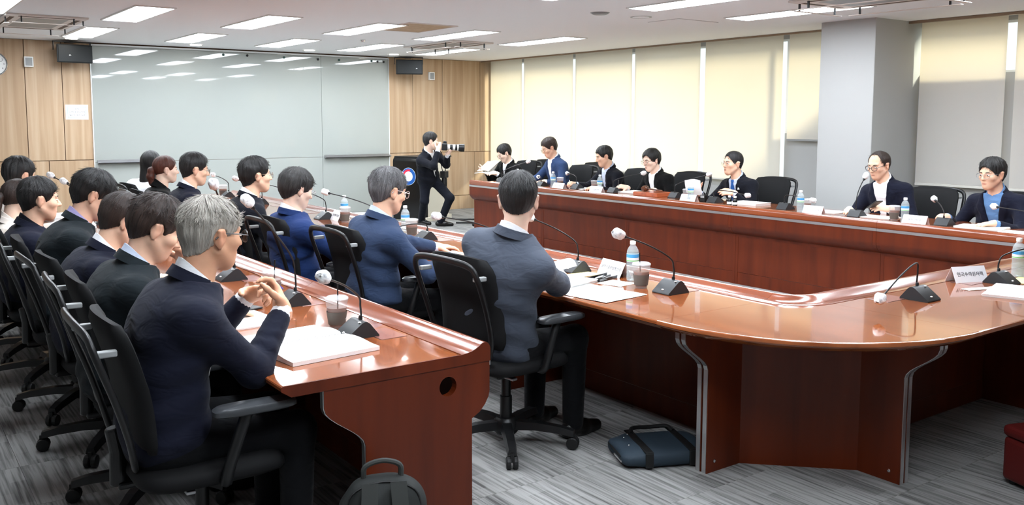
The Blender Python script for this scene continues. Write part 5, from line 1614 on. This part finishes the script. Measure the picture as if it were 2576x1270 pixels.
# open booklet near the desk end
ob = thing('open_booklet', 'open wire-bound booklet lying on the end of the near desk', 'booklet', (1.30, 3.12, TZ), .10)
for sgn, hgt in ((1, .014), (-1, .020)):
    rows = []
    for i in range(9):
        f = i / 8
        z = hgt * (1 - .25 * f) + .010 * math.sin(PI * min(1, f * 1.3)) * (1 if sgn > 0 else .6)
        rows.append([(-.175 + .35 * j / 4, sgn * (.006 + .235 * f), z) for j in range(5)])
    low = [[(p[0], p[1], .0008) for p in r] for r in rows]
    b = MB(); b.grid(rows); b.grid([r[::-1] for r in low]); b.grid([rows[-1], low[-1]]); b.grid([rows[0], low[0]])
    b.grid([[r[0] for r in rows], [r[0] for r in low]]); b.grid([[r[-1] for r in rows], [r[-1] for r in low]])
    b.build('page_block', M['paper'], ob, smooth=True, angle=40)
for j in range(26):
    x = -.165 + .0132 * j
    MB().tube([(x, .011 * math.cos(q), .016 + .011 * math.sin(q)) for q in [r * PI / 4 for r in range(8)]], .0008, 4, closed=True).build('binding_ring', M['black_plastic'], ob)
for r in range(5):
    text_mesh(['혁신 추진 현황', '□ 추진 배경', '○ 주요 내용', '○ 향후 계획', '- 협조 사항'][r], .011, M['grey_plastic'], ob, (.06, -.07 - .022 * r, .0262), (0, 0, 0), 'print', ext=.0002)
bundle('wire-bound report on the right desk', 4.55, 2.06, .36, .25, .28, .014)
sheet('yellow folder sheet behind the bound report', rect(4.95, 2.20, .22, .14, .1), TZ + .001, material='yellow_paper')
sheet('thin white strip beside the microphone on the right desk', rect(4.53, 2.23, .20, .05, -.3), TZ + .001)
for lab, cx, cy, w, l, a, h in (('papers before the person in mid blue', 7.22, 9.45, .21, .30, .1, .004), ('papers under the pen of the person in a pale blue shirt', 7.22, 8.48, .21, .30, -.1, .006), ('papers before the person by the gavel', 7.30, 7.62, .30, .32, .1, .016),
                          ('thick papers right of the speaker in the blue tie', 7.25, 5.92, .25, .34, .05, .022), ('papers at the empty place on the window desk', 7.25, 4.98, .30, .25, .1, .004), ('papers before the person in dark-rimmed glasses', 7.18, 4.46, .24, .32, .1, .008),
                          ('bound report before the person in chambray', 7.12, 3.52, .24, .34, .15, .016), ('papers at the right edge of the window desk', 7.05, 3.18, .24, .30, .05, .004),
                          ('papers at the far end of the middle desks', 3.0, 9.3, .21, .30, .1, .01), ('papers before the person next to the one in black', 2.95, 7.45, .21, .30, .1, .008), ('papers before the person in bright blue', 2.85, 5.42, .21, .30, .05, .004), ('papers before the person in grey blue', 2.92, 4.55, .21, .30, .05, .004), ('papers before the person with raised head', 2.95, 6.4, .21, .30, .0, .004),
                          ('papers before the bent person with a hand to the face', 1.27, 3.66, .21, .30, .1, .006), ('papers stacked at the far end of the near desks', 1.35, 8.2, .30, .42, .1, .05), ('second paper stack at the far end of the near desks', 1.32, 7.7, .28, .36, -.1, .03)):
    bundle(lab, cx, cy, w, l, a, h, spiral=False)
# rolled-back page held by the person in grey
rp = thing('rolled_page', 'rolled-back white page in the hand of the person in grey', 'paper', (2.93, 3.62, TZ + .02), .35, 'stapled and bound papers')
b = MB(); rows = []
for i in range(13):
    a = -1.2 + 4.2 * i / 12
    rows.append([(x, .045 * math.cos(a), .045 + .045 * math.sin(a)) for x in (-.10, .10)])
b.grid(rows); b.grid([[(p[0], p[1] * .98, .045 + (p[2] - .045) * .98) for p in r][::-1] for r in rows]); b.build('page', M['paper'], rp, smooth=True, angle=180)
# pen tray with pens
pt = thing('pen_tray', 'black plastic tray with pens on the middle desk', 'tray', (3.18, 3.55, TZ), .30)
b = MB(); b.box(-.12, .12, -.045, .045, 0, .003); b.box(-.12, .12, -.045, -.042, .003, .014); b.box(-.12, .12, .042, .045, .003, .014); b.box(-.12, -.117, -.042, .042, .003, .014); b.box(.117, .12, -.042, .042, .003, .014)
b.build('tray', M['black_gloss'], pt)
def pen(label, p0, p1, col, group='pens on the desks'):
    p0, p1 = Vector(p0), Vector(p1); d = (p1 - p0)
    t = thing('pen', label, 'pen', p0, 0, group)
    MB().tube([(0, 0, 0), d * .05, d * .12, d * .78], [.0008, .003, .0045, .0045], 8).build('barrel', M[col], t, smooth=True)
    MB().tube([d * .78, d * .99, d], [.0048, .0046, .003], 8).build('cap', M['black_gloss'], t, smooth=True)
M['blue_pen'] = mat('blue pen', (50, 46, 150), .35)
pen('black pen lying in the black tray', (3.13, 3.52, TZ + .009), (3.24, 3.57, TZ + .009), 'black_gloss')
pen('white marker lying in the black tray', (3.10, 3.535, TZ + .009), (3.20, 3.575, TZ + .009), 'white_plastic')
pen('blue pen held between the clasped hands', (1.20, 3.06, .965), (1.13, 3.10, 1.01), 'blue_pen')
pen('pen in the hand of the person in a pale blue shirt', (7.10, 8.62, TZ + .003), (7.16, 8.66, TZ + .125), 'white_plastic')
pen('pen in the hand of the person by the gavel', (7.24, 7.86, TZ + .018), (7.30, 7.92, TZ + .135), 'wire_dark')
pen('black pen standing out of a hand beside the person in grey', (3.05, 4.70, TZ + .003), (3.05, 4.68, TZ + .12), 'black_gloss')
# phones
def phone(label, loc, R, group='phones in hands'):
    t = thing('phone', label, 'phone', loc, 0, group); t.rotation_euler = R
    MB().box(-.075, .075, -.036, .036, -.004, .004).build('case', M['black_plastic'], t, bevel=.003)
    MB().box(-.071, .071, -.033, .033, .004, .0046).build('screen', M['black_gloss'], t)
phone('black phone held by the person in dark-rimmed glasses', (7.20, 4.50, .84), (0, .5, 1.2))
phone('phone held low by the person in a lilac shirt', (1.25, 5.13, .97), (0, -.6, 0))
phone('black phone lying before the bent person with a hand to the face', (1.33, 3.86, TZ + .005), (0, 0, .3))
# held sheets
hs_ = thing('held_paper', 'white sheet held up by the speaker in the blue tie', 'paper', (7.14, 6.52, .84), 0, 'papers held in hands')
b = MB(); rows = []
for i in range(7):
    f = i / 6; rows.append([(-.03 - .05 * math.sin(f * 1.4), -.11 + .22 * j / 5, -.06 + .17 * f + .012 * math.sin(j * .8)) for j in range(6)])
b.grid(rows); b.grid([[(p[0] + .0006, p[1], p[2]) for p in r][::-1] for r in rows]); b.build('sheet', M['paper'], hs_, smooth=True, angle=180)
hs2 = thing('held_paper', 'white sheets in the hands of the person reading beside the oak wall', 'paper', (7.48, 10.93, .83), 0, 'papers held in hands')
for q in range(2):
    b = MB(); rows = []
    for i in range(6):
        f = i / 5; rows.append([(-.10 + .19 * f - .05 * q, -.14 + .30 * j / 5, .0 + .14 * f * (1 - q * .8) + .01 * math.sin(j) - .03 * q) for j in range(6)])
    b.grid(rows); b.grid([[(p[0] + .0006, p[1], p[2] - .0006) for p in r][::-1] for r in rows]); b.build('sheet', M['paper'], hs2, smooth=True, angle=180)
# gavel and sounding block
M['block_wood'] = grain(mat('varnished block wood', (170, 84, 48), .3, coat=.4), (150, 70, 38), (186, 98, 58), (1, 9, 9), 2.0, 5)
M['gavel_wood'] = grain(mat('dark gavel wood', (84, 48, 32), .25, coat=.5), (62, 34, 24), (104, 62, 40), (1, 9, 9), 3.0, 5)
gb_ = thing('sounding_block', 'square wooden sounding block under the gavel', 'block', (7.17, 7.22, TZ), .12)
MB().box(-.13, .13, -.17, .17, 0, .042).build('block', M['block_wood'], gb_, bevel=.003)
MB().box(-.125, .125, -.165, .165, .042, .046).build('pad', M['block_wood'], gb_, bevel=.002)
gv = thing('gavel', 'dark wooden gavel resting on its sounding block', 'gavel', (7.12, 7.28, TZ + .047), .12)
MB().lathe([(.012, -.045), (.026, -.042), (.030, -.030), (.027, -.022), (.032, -.016), (.034, 0), (.032, .016), (.027, .022), (.030, .030), (.026, .042), (.012, .045)], 18, Matrix.Translation((0, 0, .034)) @ Matrix.Rotation(PI / 2, 4, 'Y')).build('head', M['gavel_wood'], gv, smooth=True)
MB().tube([(0, -.02, .034), (0, -.08, .030), (0, -.15, .026), (0, -.21, .022), (0, -.24, .020)], [.008, .010, .0085, .011, .009], 10).build('handle', M['gavel_wood'], gv, smooth=True)
# two little bottles and a small recorder before the speaker
for lab, x, y in (('small black and white bottle left of its twin before the speaker', 6.99, 5.955), ('small black and white bottle right of its twin before the speaker', 6.99, 5.885)):
    t = thing('small_bottle', lab, 'bottle', (x, y, TZ), 0, 'two small bottles before the speaker')
    MB().lathe([(.022, 0), (.024, .004), (.024, .055), (.019, .066), (.012, .072), (.012, .082)], 16).build('bottle', M['black_gloss'], t, smooth=True)
    MB().lathe([(.0246, .014), (.0246, .038)], 16, cap0=False, cap1=False).build('label', M['label_white'], t, smooth=True)
    MB().lathe([(.014, .080), (.014, .096), (.012, .098)], 14).build('cap', M['white_plastic'], t, smooth=True)
rc = thing('recorder', 'small black recorder beside the speaker microphone', 'recorder', (7.06, 6.36, TZ), .1)
MB().box(-.02, .02, -.03, .03, 0, .075).build('case', M['black_plastic'], rc, bevel=.004)
MB().box(-.021, -.0195, -.022, .022, .045, .068).build('display', M['grey_plastic'], rc)
MB().tube([(0, -.015, .075), (0, -.018, .09), (0, .0, .097), (0, .018, .09), (0, .015, .075)], .003, 6).build('loop', M['black_plastic'], rc, smooth=True)
# covers of the cable boxes let into the desk tops
M['lid_wood'] = mat('cable box lid', (140, 88, 76), .22, coat=.5)
for o in [x for x in SC.objects if x.name.startswith('desk_unit')]:
    for yy in (.36, 1.12):
        l = MB().box(.545, .655, yy, yy + .17, .7302, .7318).build('cable_lid', M['lid_wood'], o, bevel=.0008, seg=1)
        MB().box(.543, .657, yy - .002, yy + .172, .7300, .7306).build('lid_gap', M['rubber'], l)

# ================================================================= THINGS ON THE WALLS AND CEILING
M['speaker'] = add_noise_bump(mat('black loudspeaker', (20, 23, 24), .55, spec=.4), 500, .15, .001)
def loudspeaker(label, loc, rz, logo_y):
    t = thing('loudspeaker', label, 'loudspeaker', loc, rz, 'loudspeakers on the oak wall')
    # body: front face at -y, tapering towards the back
    b = MB()
    f = [(-.225, -.12), (.225, -.12), (.225, .125), (-.225, .125)]; bk = [(-.13, -.09), (.13, -.09), (.13, .11), (-.13, .11)]
    pts = [(x, -.13, z) for x, z in f] + [(x, .10, z) for x, z in bk]
    b.add(pts, [(0, 1, 2, 3), (7, 6, 5, 4), (0, 4, 5, 1), (1, 5, 6, 2), (2, 6, 7, 3), (3, 7, 4, 0)])
    bo = b.build('cabinet', M['speaker'], t, bevel=.012)
    g = MB().box(-.205, .205, -.137, -.129, -.105, .110).build('grille', M['speaker'], bo, bevel=.006)
    text_mesh('JBL', .022, M['white_plastic'], bo, (logo_y, -.1385, -.02), (PI / 2, 0, 0), 'badge')
    br = MB(); br.box(-.235, .235, -.04, .02, .155, .170); br.box(-.235, -.228, -.03, .01, .05, .156); br.box(.228, .235, -.03, .01, .05, .156); br.box(-.05, .05, .0, .15, .155, .168)
    br.build('bracket', M['black_plastic'], t)
loudspeaker('black wall loudspeaker left of the whiteboard', (2.34, 13.27, 2.435), .10, -.06)
loudspeaker('black wall loudspeaker right of the whiteboard', (7.44, 13.22, 2.44), -.42, .12)
for lab, x in (('small white wall speaker beside the left loudspeaker', 1.84), ('small white wall speaker on the oak panels right of the whiteboard', 7.995)):
    t = thing('wall_speaker', lab, 'speaker', (x, YB, 2.325), 0, 'small white wall speakers')
    MB().box(-.055, .055, -.05, 0, -.068, .068).build('case', M['white_plastic'], t, bevel=.006)
    MB().box(-.040, .040, -.053, -.049, -.052, .052).build('grille', M['grey_plastic'], t, bevel=.003)
ck = thing('wall_clock', 'round white wall clock with a silver rim on the left edge', 'clock', (1.44, YB, 2.285), 0)
RX90 = Matrix.Rotation(PI / 2, 4, 'X')
MB().lathe([(.150, .0), (.155, .012), (.155, .03), (.148, .036), (.142, .030)], 40, RX90, cap1=False).build('rim', M['chrome'], ck, smooth=True)
MB().lathe([(.146, .010), (.146, .022)], 40, RX90).build('dial', M['paper'], ck)
for k in range(12):
    a = PI / 2 - (k + 1) * PI / 6
    text_mesh(str(k + 1), .034, M['ink'], ck, (.112 * math.cos(a), -.0235, .112 * math.sin(a)), (PI / 2, 0, 0), 'numeral')
for ln, a, w in ((.07, 2.2, .006), (.10, .35, .004)):
    MB().tube([(0, -.026, 0), (ln * math.cos(a), -.026, ln * math.sin(a))], w / 2, 6).build('clock_hand', M['black_plastic'], ck)
sg = thing('paper_notice', 'white paper notice with three printed lines on the oak wall', 'notice', (2.40, YB - .003, 1.67), 0)
MB().box(-.142, .142, -.002, .0, -.10, .10).build('sheet', M['paper'], sg)
fr = MB()
for a, b_, c, d in ((-.115, .115, .068, .071), (-.115, .115, -.071, -.068), (-.115, -.112, -.07, .07), (.112, .115, -.07, .07)): fr.box(a, b_, -.003, -.0015, c, d)
fr.build('printed_border', M['label_blue'], sg)
text_mesh('문의', .030, M['ink'], sg, (0, -.003, .040), (PI / 2, 0, 0)); text_mesh('운영지원과 담당자', .026, M['ink'], sg, (0, -.003, .0), (PI / 2, 0, 0)); text_mesh('☎ 205-1601~1604', .024, M['ink'], sg, (0, -.003, -.040), (PI / 2, 0, 0))
M['magnet'] = mat('dark green magnet', (30, 70, 62), .4)
for i, (u_x, z, c) in enumerate(((4.42, 2.53, 'magnet'), (5.36, 2.53, 'magnet'), (5.92, 2.525, 'black_plastic'), (6.28, 2.53, 'magnet'), (6.86, 2.535, 'magnet'), (6.97, 2.53, 'black_plastic'), (7.08, 2.53, 'black_plastic'), (4.78, 2.535, 'black_plastic'))):
    o = MB().lathe([(.018, 0), (.018, .008), (.014, .012)], 14, RX90).build('magnet', M[c], None, smooth=True)
    o.location = (u_x, YB - .018, z); tag(o, 'small dark round magnet at the top edge of the whiteboard, %s from the left' % (ordinal(i) if i < 7 else 'last added'), 'magnet', 'magnets on the whiteboard')
for lab, x, l, c in (('black marker on the left whiteboard tray', 3.22, .14, 'black_plastic'), ('white marker on the left whiteboard tray', 2.98, .12, 'white_plastic'), ('silver marker on the left whiteboard tray', 2.82, .10, 'steel')):
    t = thing('marker', lab, 'marker', (x, YB - .05, .984), 0, 'markers on the whiteboard tray')
    MB().tube([(-l / 2, 0, 0), (l * .2, 0, 0)], .009, 10).build('barrel', M[c], t, smooth=True); MB().tube([(l * .2, 0, 0), (l / 2, 0, 0)], .0095, 10).build('cap', M['black_plastic' if c != 'steel' else 'steel'], t, smooth=True)

# ---- ceiling cassettes with air deflectors
M['cassette'] = mat('ivory cassette panel', (226, 218, 212), .6)
M['vent_dark'] = mat('dark air slot', (96, 78, 66), .7)
def cassette(label, x, y, w=.42, l=.78):
    t = thing('air_conditioner', label, 'air conditioner', (x, y, ZC), 0, 'ceiling cassette air conditioners')
    MB().box(-w, w, -l, l, -.020, 0).build('panel', M['cassette'], t, bevel=.006)
    for sx in (-1, 1):
        v = MB().box(sx * (w - .075) - .022, sx * (w - .075) + .022, -l + .16, l - .16, -.022, -.0195).build('air_slot', M['vent_dark'], t)
        f = MB(); f.box(sx * (w - .02) - .022, sx * (w - .02) + .022, -l + .10, l - .10, -.088, -.084, Matrix.Rotation(sx * .0, 4, 'Y')); f.build('deflector', M['cassette'], t)
        for yy in (-l + .2, l - .2): MB().box(sx * (w - .02) - .006, sx * (w - .02) + .006, yy - .008, yy + .008, -.086, -.015).build('hanger', M['black_plastic'], t)
    for sy in (-1, 1):
        MB().box(-w + .12, w - .12, sy * (l - .075) - .022, sy * (l - .075) + .022, -.022, -.0195).build('air_slot', M['vent_dark'], t)
        MB().box(-w + .06, w - .06, sy * (l - .02) - .022, sy * (l - .02) + .022, -.088, -.084).build('deflector', M['cassette'], t)
        for xx in (-w + .14, w - .14): MB().box(xx - .006, xx + .006, sy * (l - .02) - .008, sy * (l - .02) + .008, -.086, -.015).build('hanger', M['black_plastic'], t)
    MB().box(-w + .16, w - .16, -l + .2, l - .2, -.0215, -.0195).build('intake_grille', M['grey_plastic'], t)
cassette('ceiling cassette air conditioner above the oak wall on the left', 1.60, 10.95, .38, .72)
cassette('ceiling cassette air conditioner near the window corner', 6.68, 10.78, .33, .66)
cassette('ceiling cassette air conditioner cut by the top edge at right', 7.05, 4.45, .40, .62)
# access hatch with timber veneer lining, ring, detector, grille
ht = thing('ceiling_hatch', 'open square ceiling recess showing pale timber', 'hatch', (5.16, 9.03, ZC), 0)
MB().box(-.29, .29, -.42, .42, -.006, -.001).build('recess_lining', M['oak'], ht)
f = MB(); f.box(-.31, .31, -.44, -.42, -.010, 0); f.box(-.31, .31, .42, .44, -.010, 0); f.box(-.31, -.29, -.42, .42, -.010, 0); f.box(.29, .31, -.42, .42, -.010, 0)
f.build('frame', M['cassette'], ht)
def disc(name, label, cat, x, y, r, m='white_plastic', h=.02):
    t = thing(name, label, cat, (x, y, ZC), 0)
    MB().lathe([(r * .75, -h), (r * .95, -h * .6), (r, 0)], 24).build('cover', M[m], t, smooth=True); MB().lathe([(r * 1.12, -.003), (r * 1.12, 0)], 24).build('ring', M['grey_plastic'], t)
disc('smoke_detector', 'round grey smoke detector in the middle of the ceiling', 'detector', 5.92, 6.72, .085, 'grey_plastic')
disc('ceiling_speaker', 'round white ceiling speaker ring near the access panel', 'speaker', 6.5, 6.75, .10, 'ceiling', .004)
disc('ceiling_vent', 'round grey ceiling vent by the window corner', 'vent', 7.36, 12.15, .11, 'grey_plastic', .006)
disc('sprinkler', 'small sprinkler head between the ceiling lights', 'sprinkler', 5.42, 10.85, .03, 'chrome', .03)
ap = thing('access_panel', 'flush square access panel in the ceiling near the pillar', 'panel', (7.2, 6.83, ZC), 0)
MB().box(-.30, .30, -.22, .22, -.004, -.001).build('door', M['ceiling'], ap); f = MB(); f.box(-.305, .305, -.225, .225, -.0012, 0); f.build('gap', M['joint'], ap)

# ================================================================= LECTERN, PHOTOGRAPHER'S GEAR, BAGS
M['cream_lam'] = mat('cream laminate', (232, 226, 208), .4, spec=.4)
lc = thing('lectern', 'cream lectern with a curved black front bearing a round emblem', 'lectern', (7.02, 11.97, 0), math.radians(25))
MB().box(.06, .60, .02, .56, .07, .78).build('body', M['cream_lam'], lc, bevel=.004)
MB().box(.02, .68, .0, .58, .77, .985).build('desk_box', M['cream_lam'], lc, bevel=.004)
MB().box(-.02, .70, -.02, .60, .0, .07).build('plinth', M['cream_lam'], lc, bevel=.004)
MB().box(.0, .70, -.02, .60, .985, 1.01).build('top', M['black_plastic'], lc, bevel=.006)
bp_ = [(.05, 0.02), (-.035, 0.02), (-.035, .92), (-.028, .955), (-.008, .985), (.02, 1.0), (.05, 1.003)]
MB().prism(bp_, .0, .60).build('front_panel', M['black_gloss'], lc, smooth=True, angle=30)
em = MB().lathe([(.135, 0), (.135, .002)], 48, Matrix.Translation((-.0355, .30, .70)) @ Matrix.Rotation(-PI / 2, 4, 'Y')).build('emblem', M['white_plastic'], lc)
M['em_blue'] = mat('emblem blue', (24, 84, 158), .4); M['em_red'] = mat('emblem red', (205, 40, 60), .4)
def em_poly(pts, m, nm, d=.0382):
    b = MB(); b.add([(-d, .30 + p[0], .70 + p[1]) for p in pts], [tuple(range(len(pts)))]); b.add([(-d + .0008, .30 + p[0], .70 + p[1]) for p in pts], [tuple(range(len(pts)))[::-1]]); b.build(nm, M[m], em)
def arc(cx, cy, r, a0, a1, n=24): return [(cx + r * math.cos(a0 + (a1 - a0) * i / n), cy + r * math.sin(a0 + (a1 - a0) * i / n)) for i in range(n + 1)]
# a ring sector in blue sweeping round, a red arc at the top and the white centre
em_poly(arc(0, 0, .131, .55, 3.9) + arc(-.0, .0, .078, 3.9, .55), 'em_blue', 'blue_swirl')
em_poly(arc(0, 0, .131, 3.9, 5.2) + arc(.0, 0, .075, 5.2, 3.9), 'em_blue', 'blue_tail')
em_poly(arc(0, 0, .110, .35, 1.9) + arc(0, 0, .080, 1.9, .35), 'em_red', 'red_swirl', .0388)
# camera with long white lens
cmr = thing('photo_camera', 'black camera with a long white zoom lens held to the eye', 'camera', (6.84, 11.12, 1.185), -.38)
cmr.rotation_euler = (0, .05, -.48)
MB().box(-.045, .035, -.072, .072, -.05, .05).build('body', M['black_plastic'], cmr, bevel=.010)
MB().prism([(-.03, .048), (.03, .048), (.022, .085), (-.02, .085)], -.03, .03).build('viewfinder_hump', M['black_plastic'], cmr, bevel=.006)
RY = Matrix.Rotation(PI / 2, 4, 'Y')
M['lens_white'] = mat('white lens barrel', (226, 224, 218), .4)
L0 = MB().lathe([(.036, .033), (.040, .045), (.040, .075)], 24, RY).build('lens_mount', M['lens_white'], cmr, smooth=True)
MB().lathe([(.042, .075), (.042, .115)], 24, RY).build('focus_ring', M['black_plastic'], cmr, smooth=True)
MB().lathe([(.042, .115), (.044, .150)], 24, RY).build('lens_barrel', M['lens_white'], cmr, smooth=True)
MB().lathe([(.045, .150), (.045, .180)], 24, RY).build('zoom_ring', M['black_plastic'], cmr, smooth=True)
MB().lathe([(.045, .180), (.046, .200)], 24, RY).build('front_barrel', M['lens_white'], cmr, smooth=True)
MB().lathe([(.047, .200), (.052, .215), (.056, .285), (.053, .285), (.049, .21), (.02, .205)], 24, RY, cap1=True).build('lens_hood', M['black_plastic'], cmr, smooth=True)
c2 = thing('hanging_camera', 'black camera hanging on a strap at the photographer hip', 'camera', (6.99, 11.38, .77), -1.0)
MB().box(-.04, .04, -.07, .07, -.05, .05).build('body', M['black_plastic'], c2, bevel=.010)
MB().lathe([(.036, 0), (.04, .03), (.04, .16), (.045, .20)], 20, Matrix.Translation((.0, 0, -.04)) @ Matrix.Rotation(PI, 4, 'X')).build('lens', M['black_plastic'], c2, smooth=True)
MB().tube(smooth_path([(0, .05, .04), (-.03, .07, .15), (-.06, .05, .30), (-.07, .0, .34), (-.05, -.04, .28), (-.02, -.06, .14), (0, -.05, .04)], 5), .006, 6).build('strap', M['black_cord'], c2, smooth=True)
# floor cables by the lectern
for i, pts in enumerate((((7.55, 11.95, .012), (7.9, 11.7, .012), (8.4, 11.6, .012), (8.8, 11.9, .012)), ((7.3, 11.55, .012), (7.6, 11.3, .012), (7.9, 11.0, .012), (8.1, 10.7, .012)))):
    o = MB().tube(smooth_path(pts, 8), .012, 8).build('floor_cable', M['rubber'], None, smooth=True)
    tag(o, ['black cable on the carpet leading towards the window corner', 'black cable on the carpet running behind the window desks'][i], 'cable', 'floor cables')

# backpack by the end of the near desk
M['pack'] = add_noise_bump(mat('dark grey nylon', (40, 42, 41), .75, spec=.3), 700, .3, .001)
M['pack_strap'] = add_noise_bump(mat('grey webbing', (52, 54, 52), .8), 900, .3, .001)
bk = thing('backpack', 'dark grey backpack standing on the floor by the desk end', 'backpack', (1.31, 2.525, 0), -.4)
F = Field((-.16, -.12, 0), (.16, .12, .46), .008)
def packf(P):
    X, Y, Z = P
    w = .145 - .035 * np.clip((Z - .30) / .14, 0, 1) ** 2; d = .085 - .03 * np.clip((Z - .26) / .18, 0, 1) ** 1.5
    r = (np.abs(X / w) ** 3.2 + np.abs(Y / d) ** 2.6 + np.abs((Z - .21) / .215) ** 4.5) ** (1 / 3.2)
    return (r - 1) * .08 + .0025 * np.sin(X * 40 + Z * 25) * np.sin(Z * 30)
bl_ = F.block(F.lo, F.lo + F.h * F.n); F.a[bl_[0]] = packf(bl_[1])
V, Q = F.mesh(); np_mesh('bag_body', V, Q, M['pack'], bk)
MB().tube(smooth_path([(-.06, .0, .415), (-.055, .0, .455), (0, .0, .472), (.055, .0, .455), (.06, .0, .415)], 5), .009, 8).build('top_handle', M['pack_strap'], bk, smooth=True)
for sx in (-1, 1):
    rows = []
    for i in range(9):
        f = i / 8; z = .425 - .36 * f; y = -.050 - .045 * math.sin(PI * min(1, f * .9 + .12)) - .010
        rows.append([(sx * (.045 + .02 * f) - .026, y, z), (sx * (.045 + .02 * f) + .026, y, z)])
    b = MB(); b.grid(rows); b.grid([[(p[0], p[1] + .008, p[2]) for p in r][::-1] for r in rows]); b.build('shoulder_strap', M['pack_strap'], bk, smooth=True)
MB().tube(smooth_path([(-.12, -.055, .30), (-.10, -.045, .385), (0, -.035, .415), (.10, -.045, .385), (.12, -.055, .30)], 5), .004, 6).build('zip', M['rubber'], bk, smooth=True)
MB().box(-.11, .11, -.092, -.086, .10, .115).build('back_band', M['pack_strap'], bk)
# laptop bag lying under the middle desk
M['case_blue'] = add_noise_bump(mat('blue grey nylon', (40, 52, 62), .7, spec=.35), 800, .3, .001)
lb = thing('laptop_bag', 'blue grey laptop bag lying on the carpet under the middle desk', 'bag', (2.95, 2.90, 0), -.42)
F = Field((-.23, -.16, 0), (.23, .16, .12), .008)
def bagf(P):
    X, Y, Z = P
    r = (np.abs(X / .215) ** 5 + np.abs(Y / .15) ** 5 + np.abs((Z - .040) / .042) ** 3) ** (1 / 4.0)
    return (r - 1) * .05 + .002 * np.sin(X * 50 + Y * 30) * np.clip(-X * 8, 0, 1)
bl_ = F.block(F.lo, F.lo + F.h * F.n); F.a[bl_[0]] = bagf(bl_[1])
V, Q = F.mesh(); np_mesh('bag_body', V, Q, M['case_blue'], lb)
for x in (-.10, .11):
    MB().box(x - .019, x + .019, -.155, .155, .078, .085).build('webbing_strap', M['rubber'], lb, bevel=.003)
    MB().box(x - .019, x + .019, -.157, -.149, .01, .080).build('webbing_strap', M['rubber'], lb, bevel=.003)
MB().tube(smooth_path([(-.10, .10, .083), (-.08, .14, .095), (0, .15, .092), (.09, .14, .095), (.11, .10, .083)], 6), .010, 8).build('handle', M['rubber'], lb, smooth=True)
MB().tube(smooth_path([(-.2155, -.09, .05), (-.2165, 0, .052), (-.2155, .09, .05)], 4), .004, 6).build('zip', M['rubber'], lb)
MB().box(-.219, -.214, -.10, .0, .028, .036).build('reflective_tab', M['silver'], lb)
for p in ((-.15, .06, .081), (-.16, -.04, .081), (-.12, .10, .081)): MB().ball(p, .005, 8, 6).build('buckle', M['chrome'], lb, smooth=True)
# red-brown stool at the right edge
M['oxblood'] = add_noise_bump(mat('oxblood leatherette', (84, 22, 20), .45, spec=.4), 300, .15, .001)
st_ = thing('padded_stool', 'oxblood padded cube stool at the lower right corner', 'stool', (4.08, 1.57, 0), -.337)
MB().box(-.195, .195, -.195, .195, .018, .21).build('body', M['oxblood'], st_, bevel=.02, seg=3)
MB().box(-.20, .20, -.20, .20, .21, .262).build('cushion', M['oxblood'], st_, bevel=.022, seg=3)
for sx in (-1, 1):
    for sy in (-1, 1): MB().lathe([(.015, 0), (.018, .022)], 10, Matrix.Translation((sx * .16, sy * .16, 0))).build('foot', M['rubber'], st_)
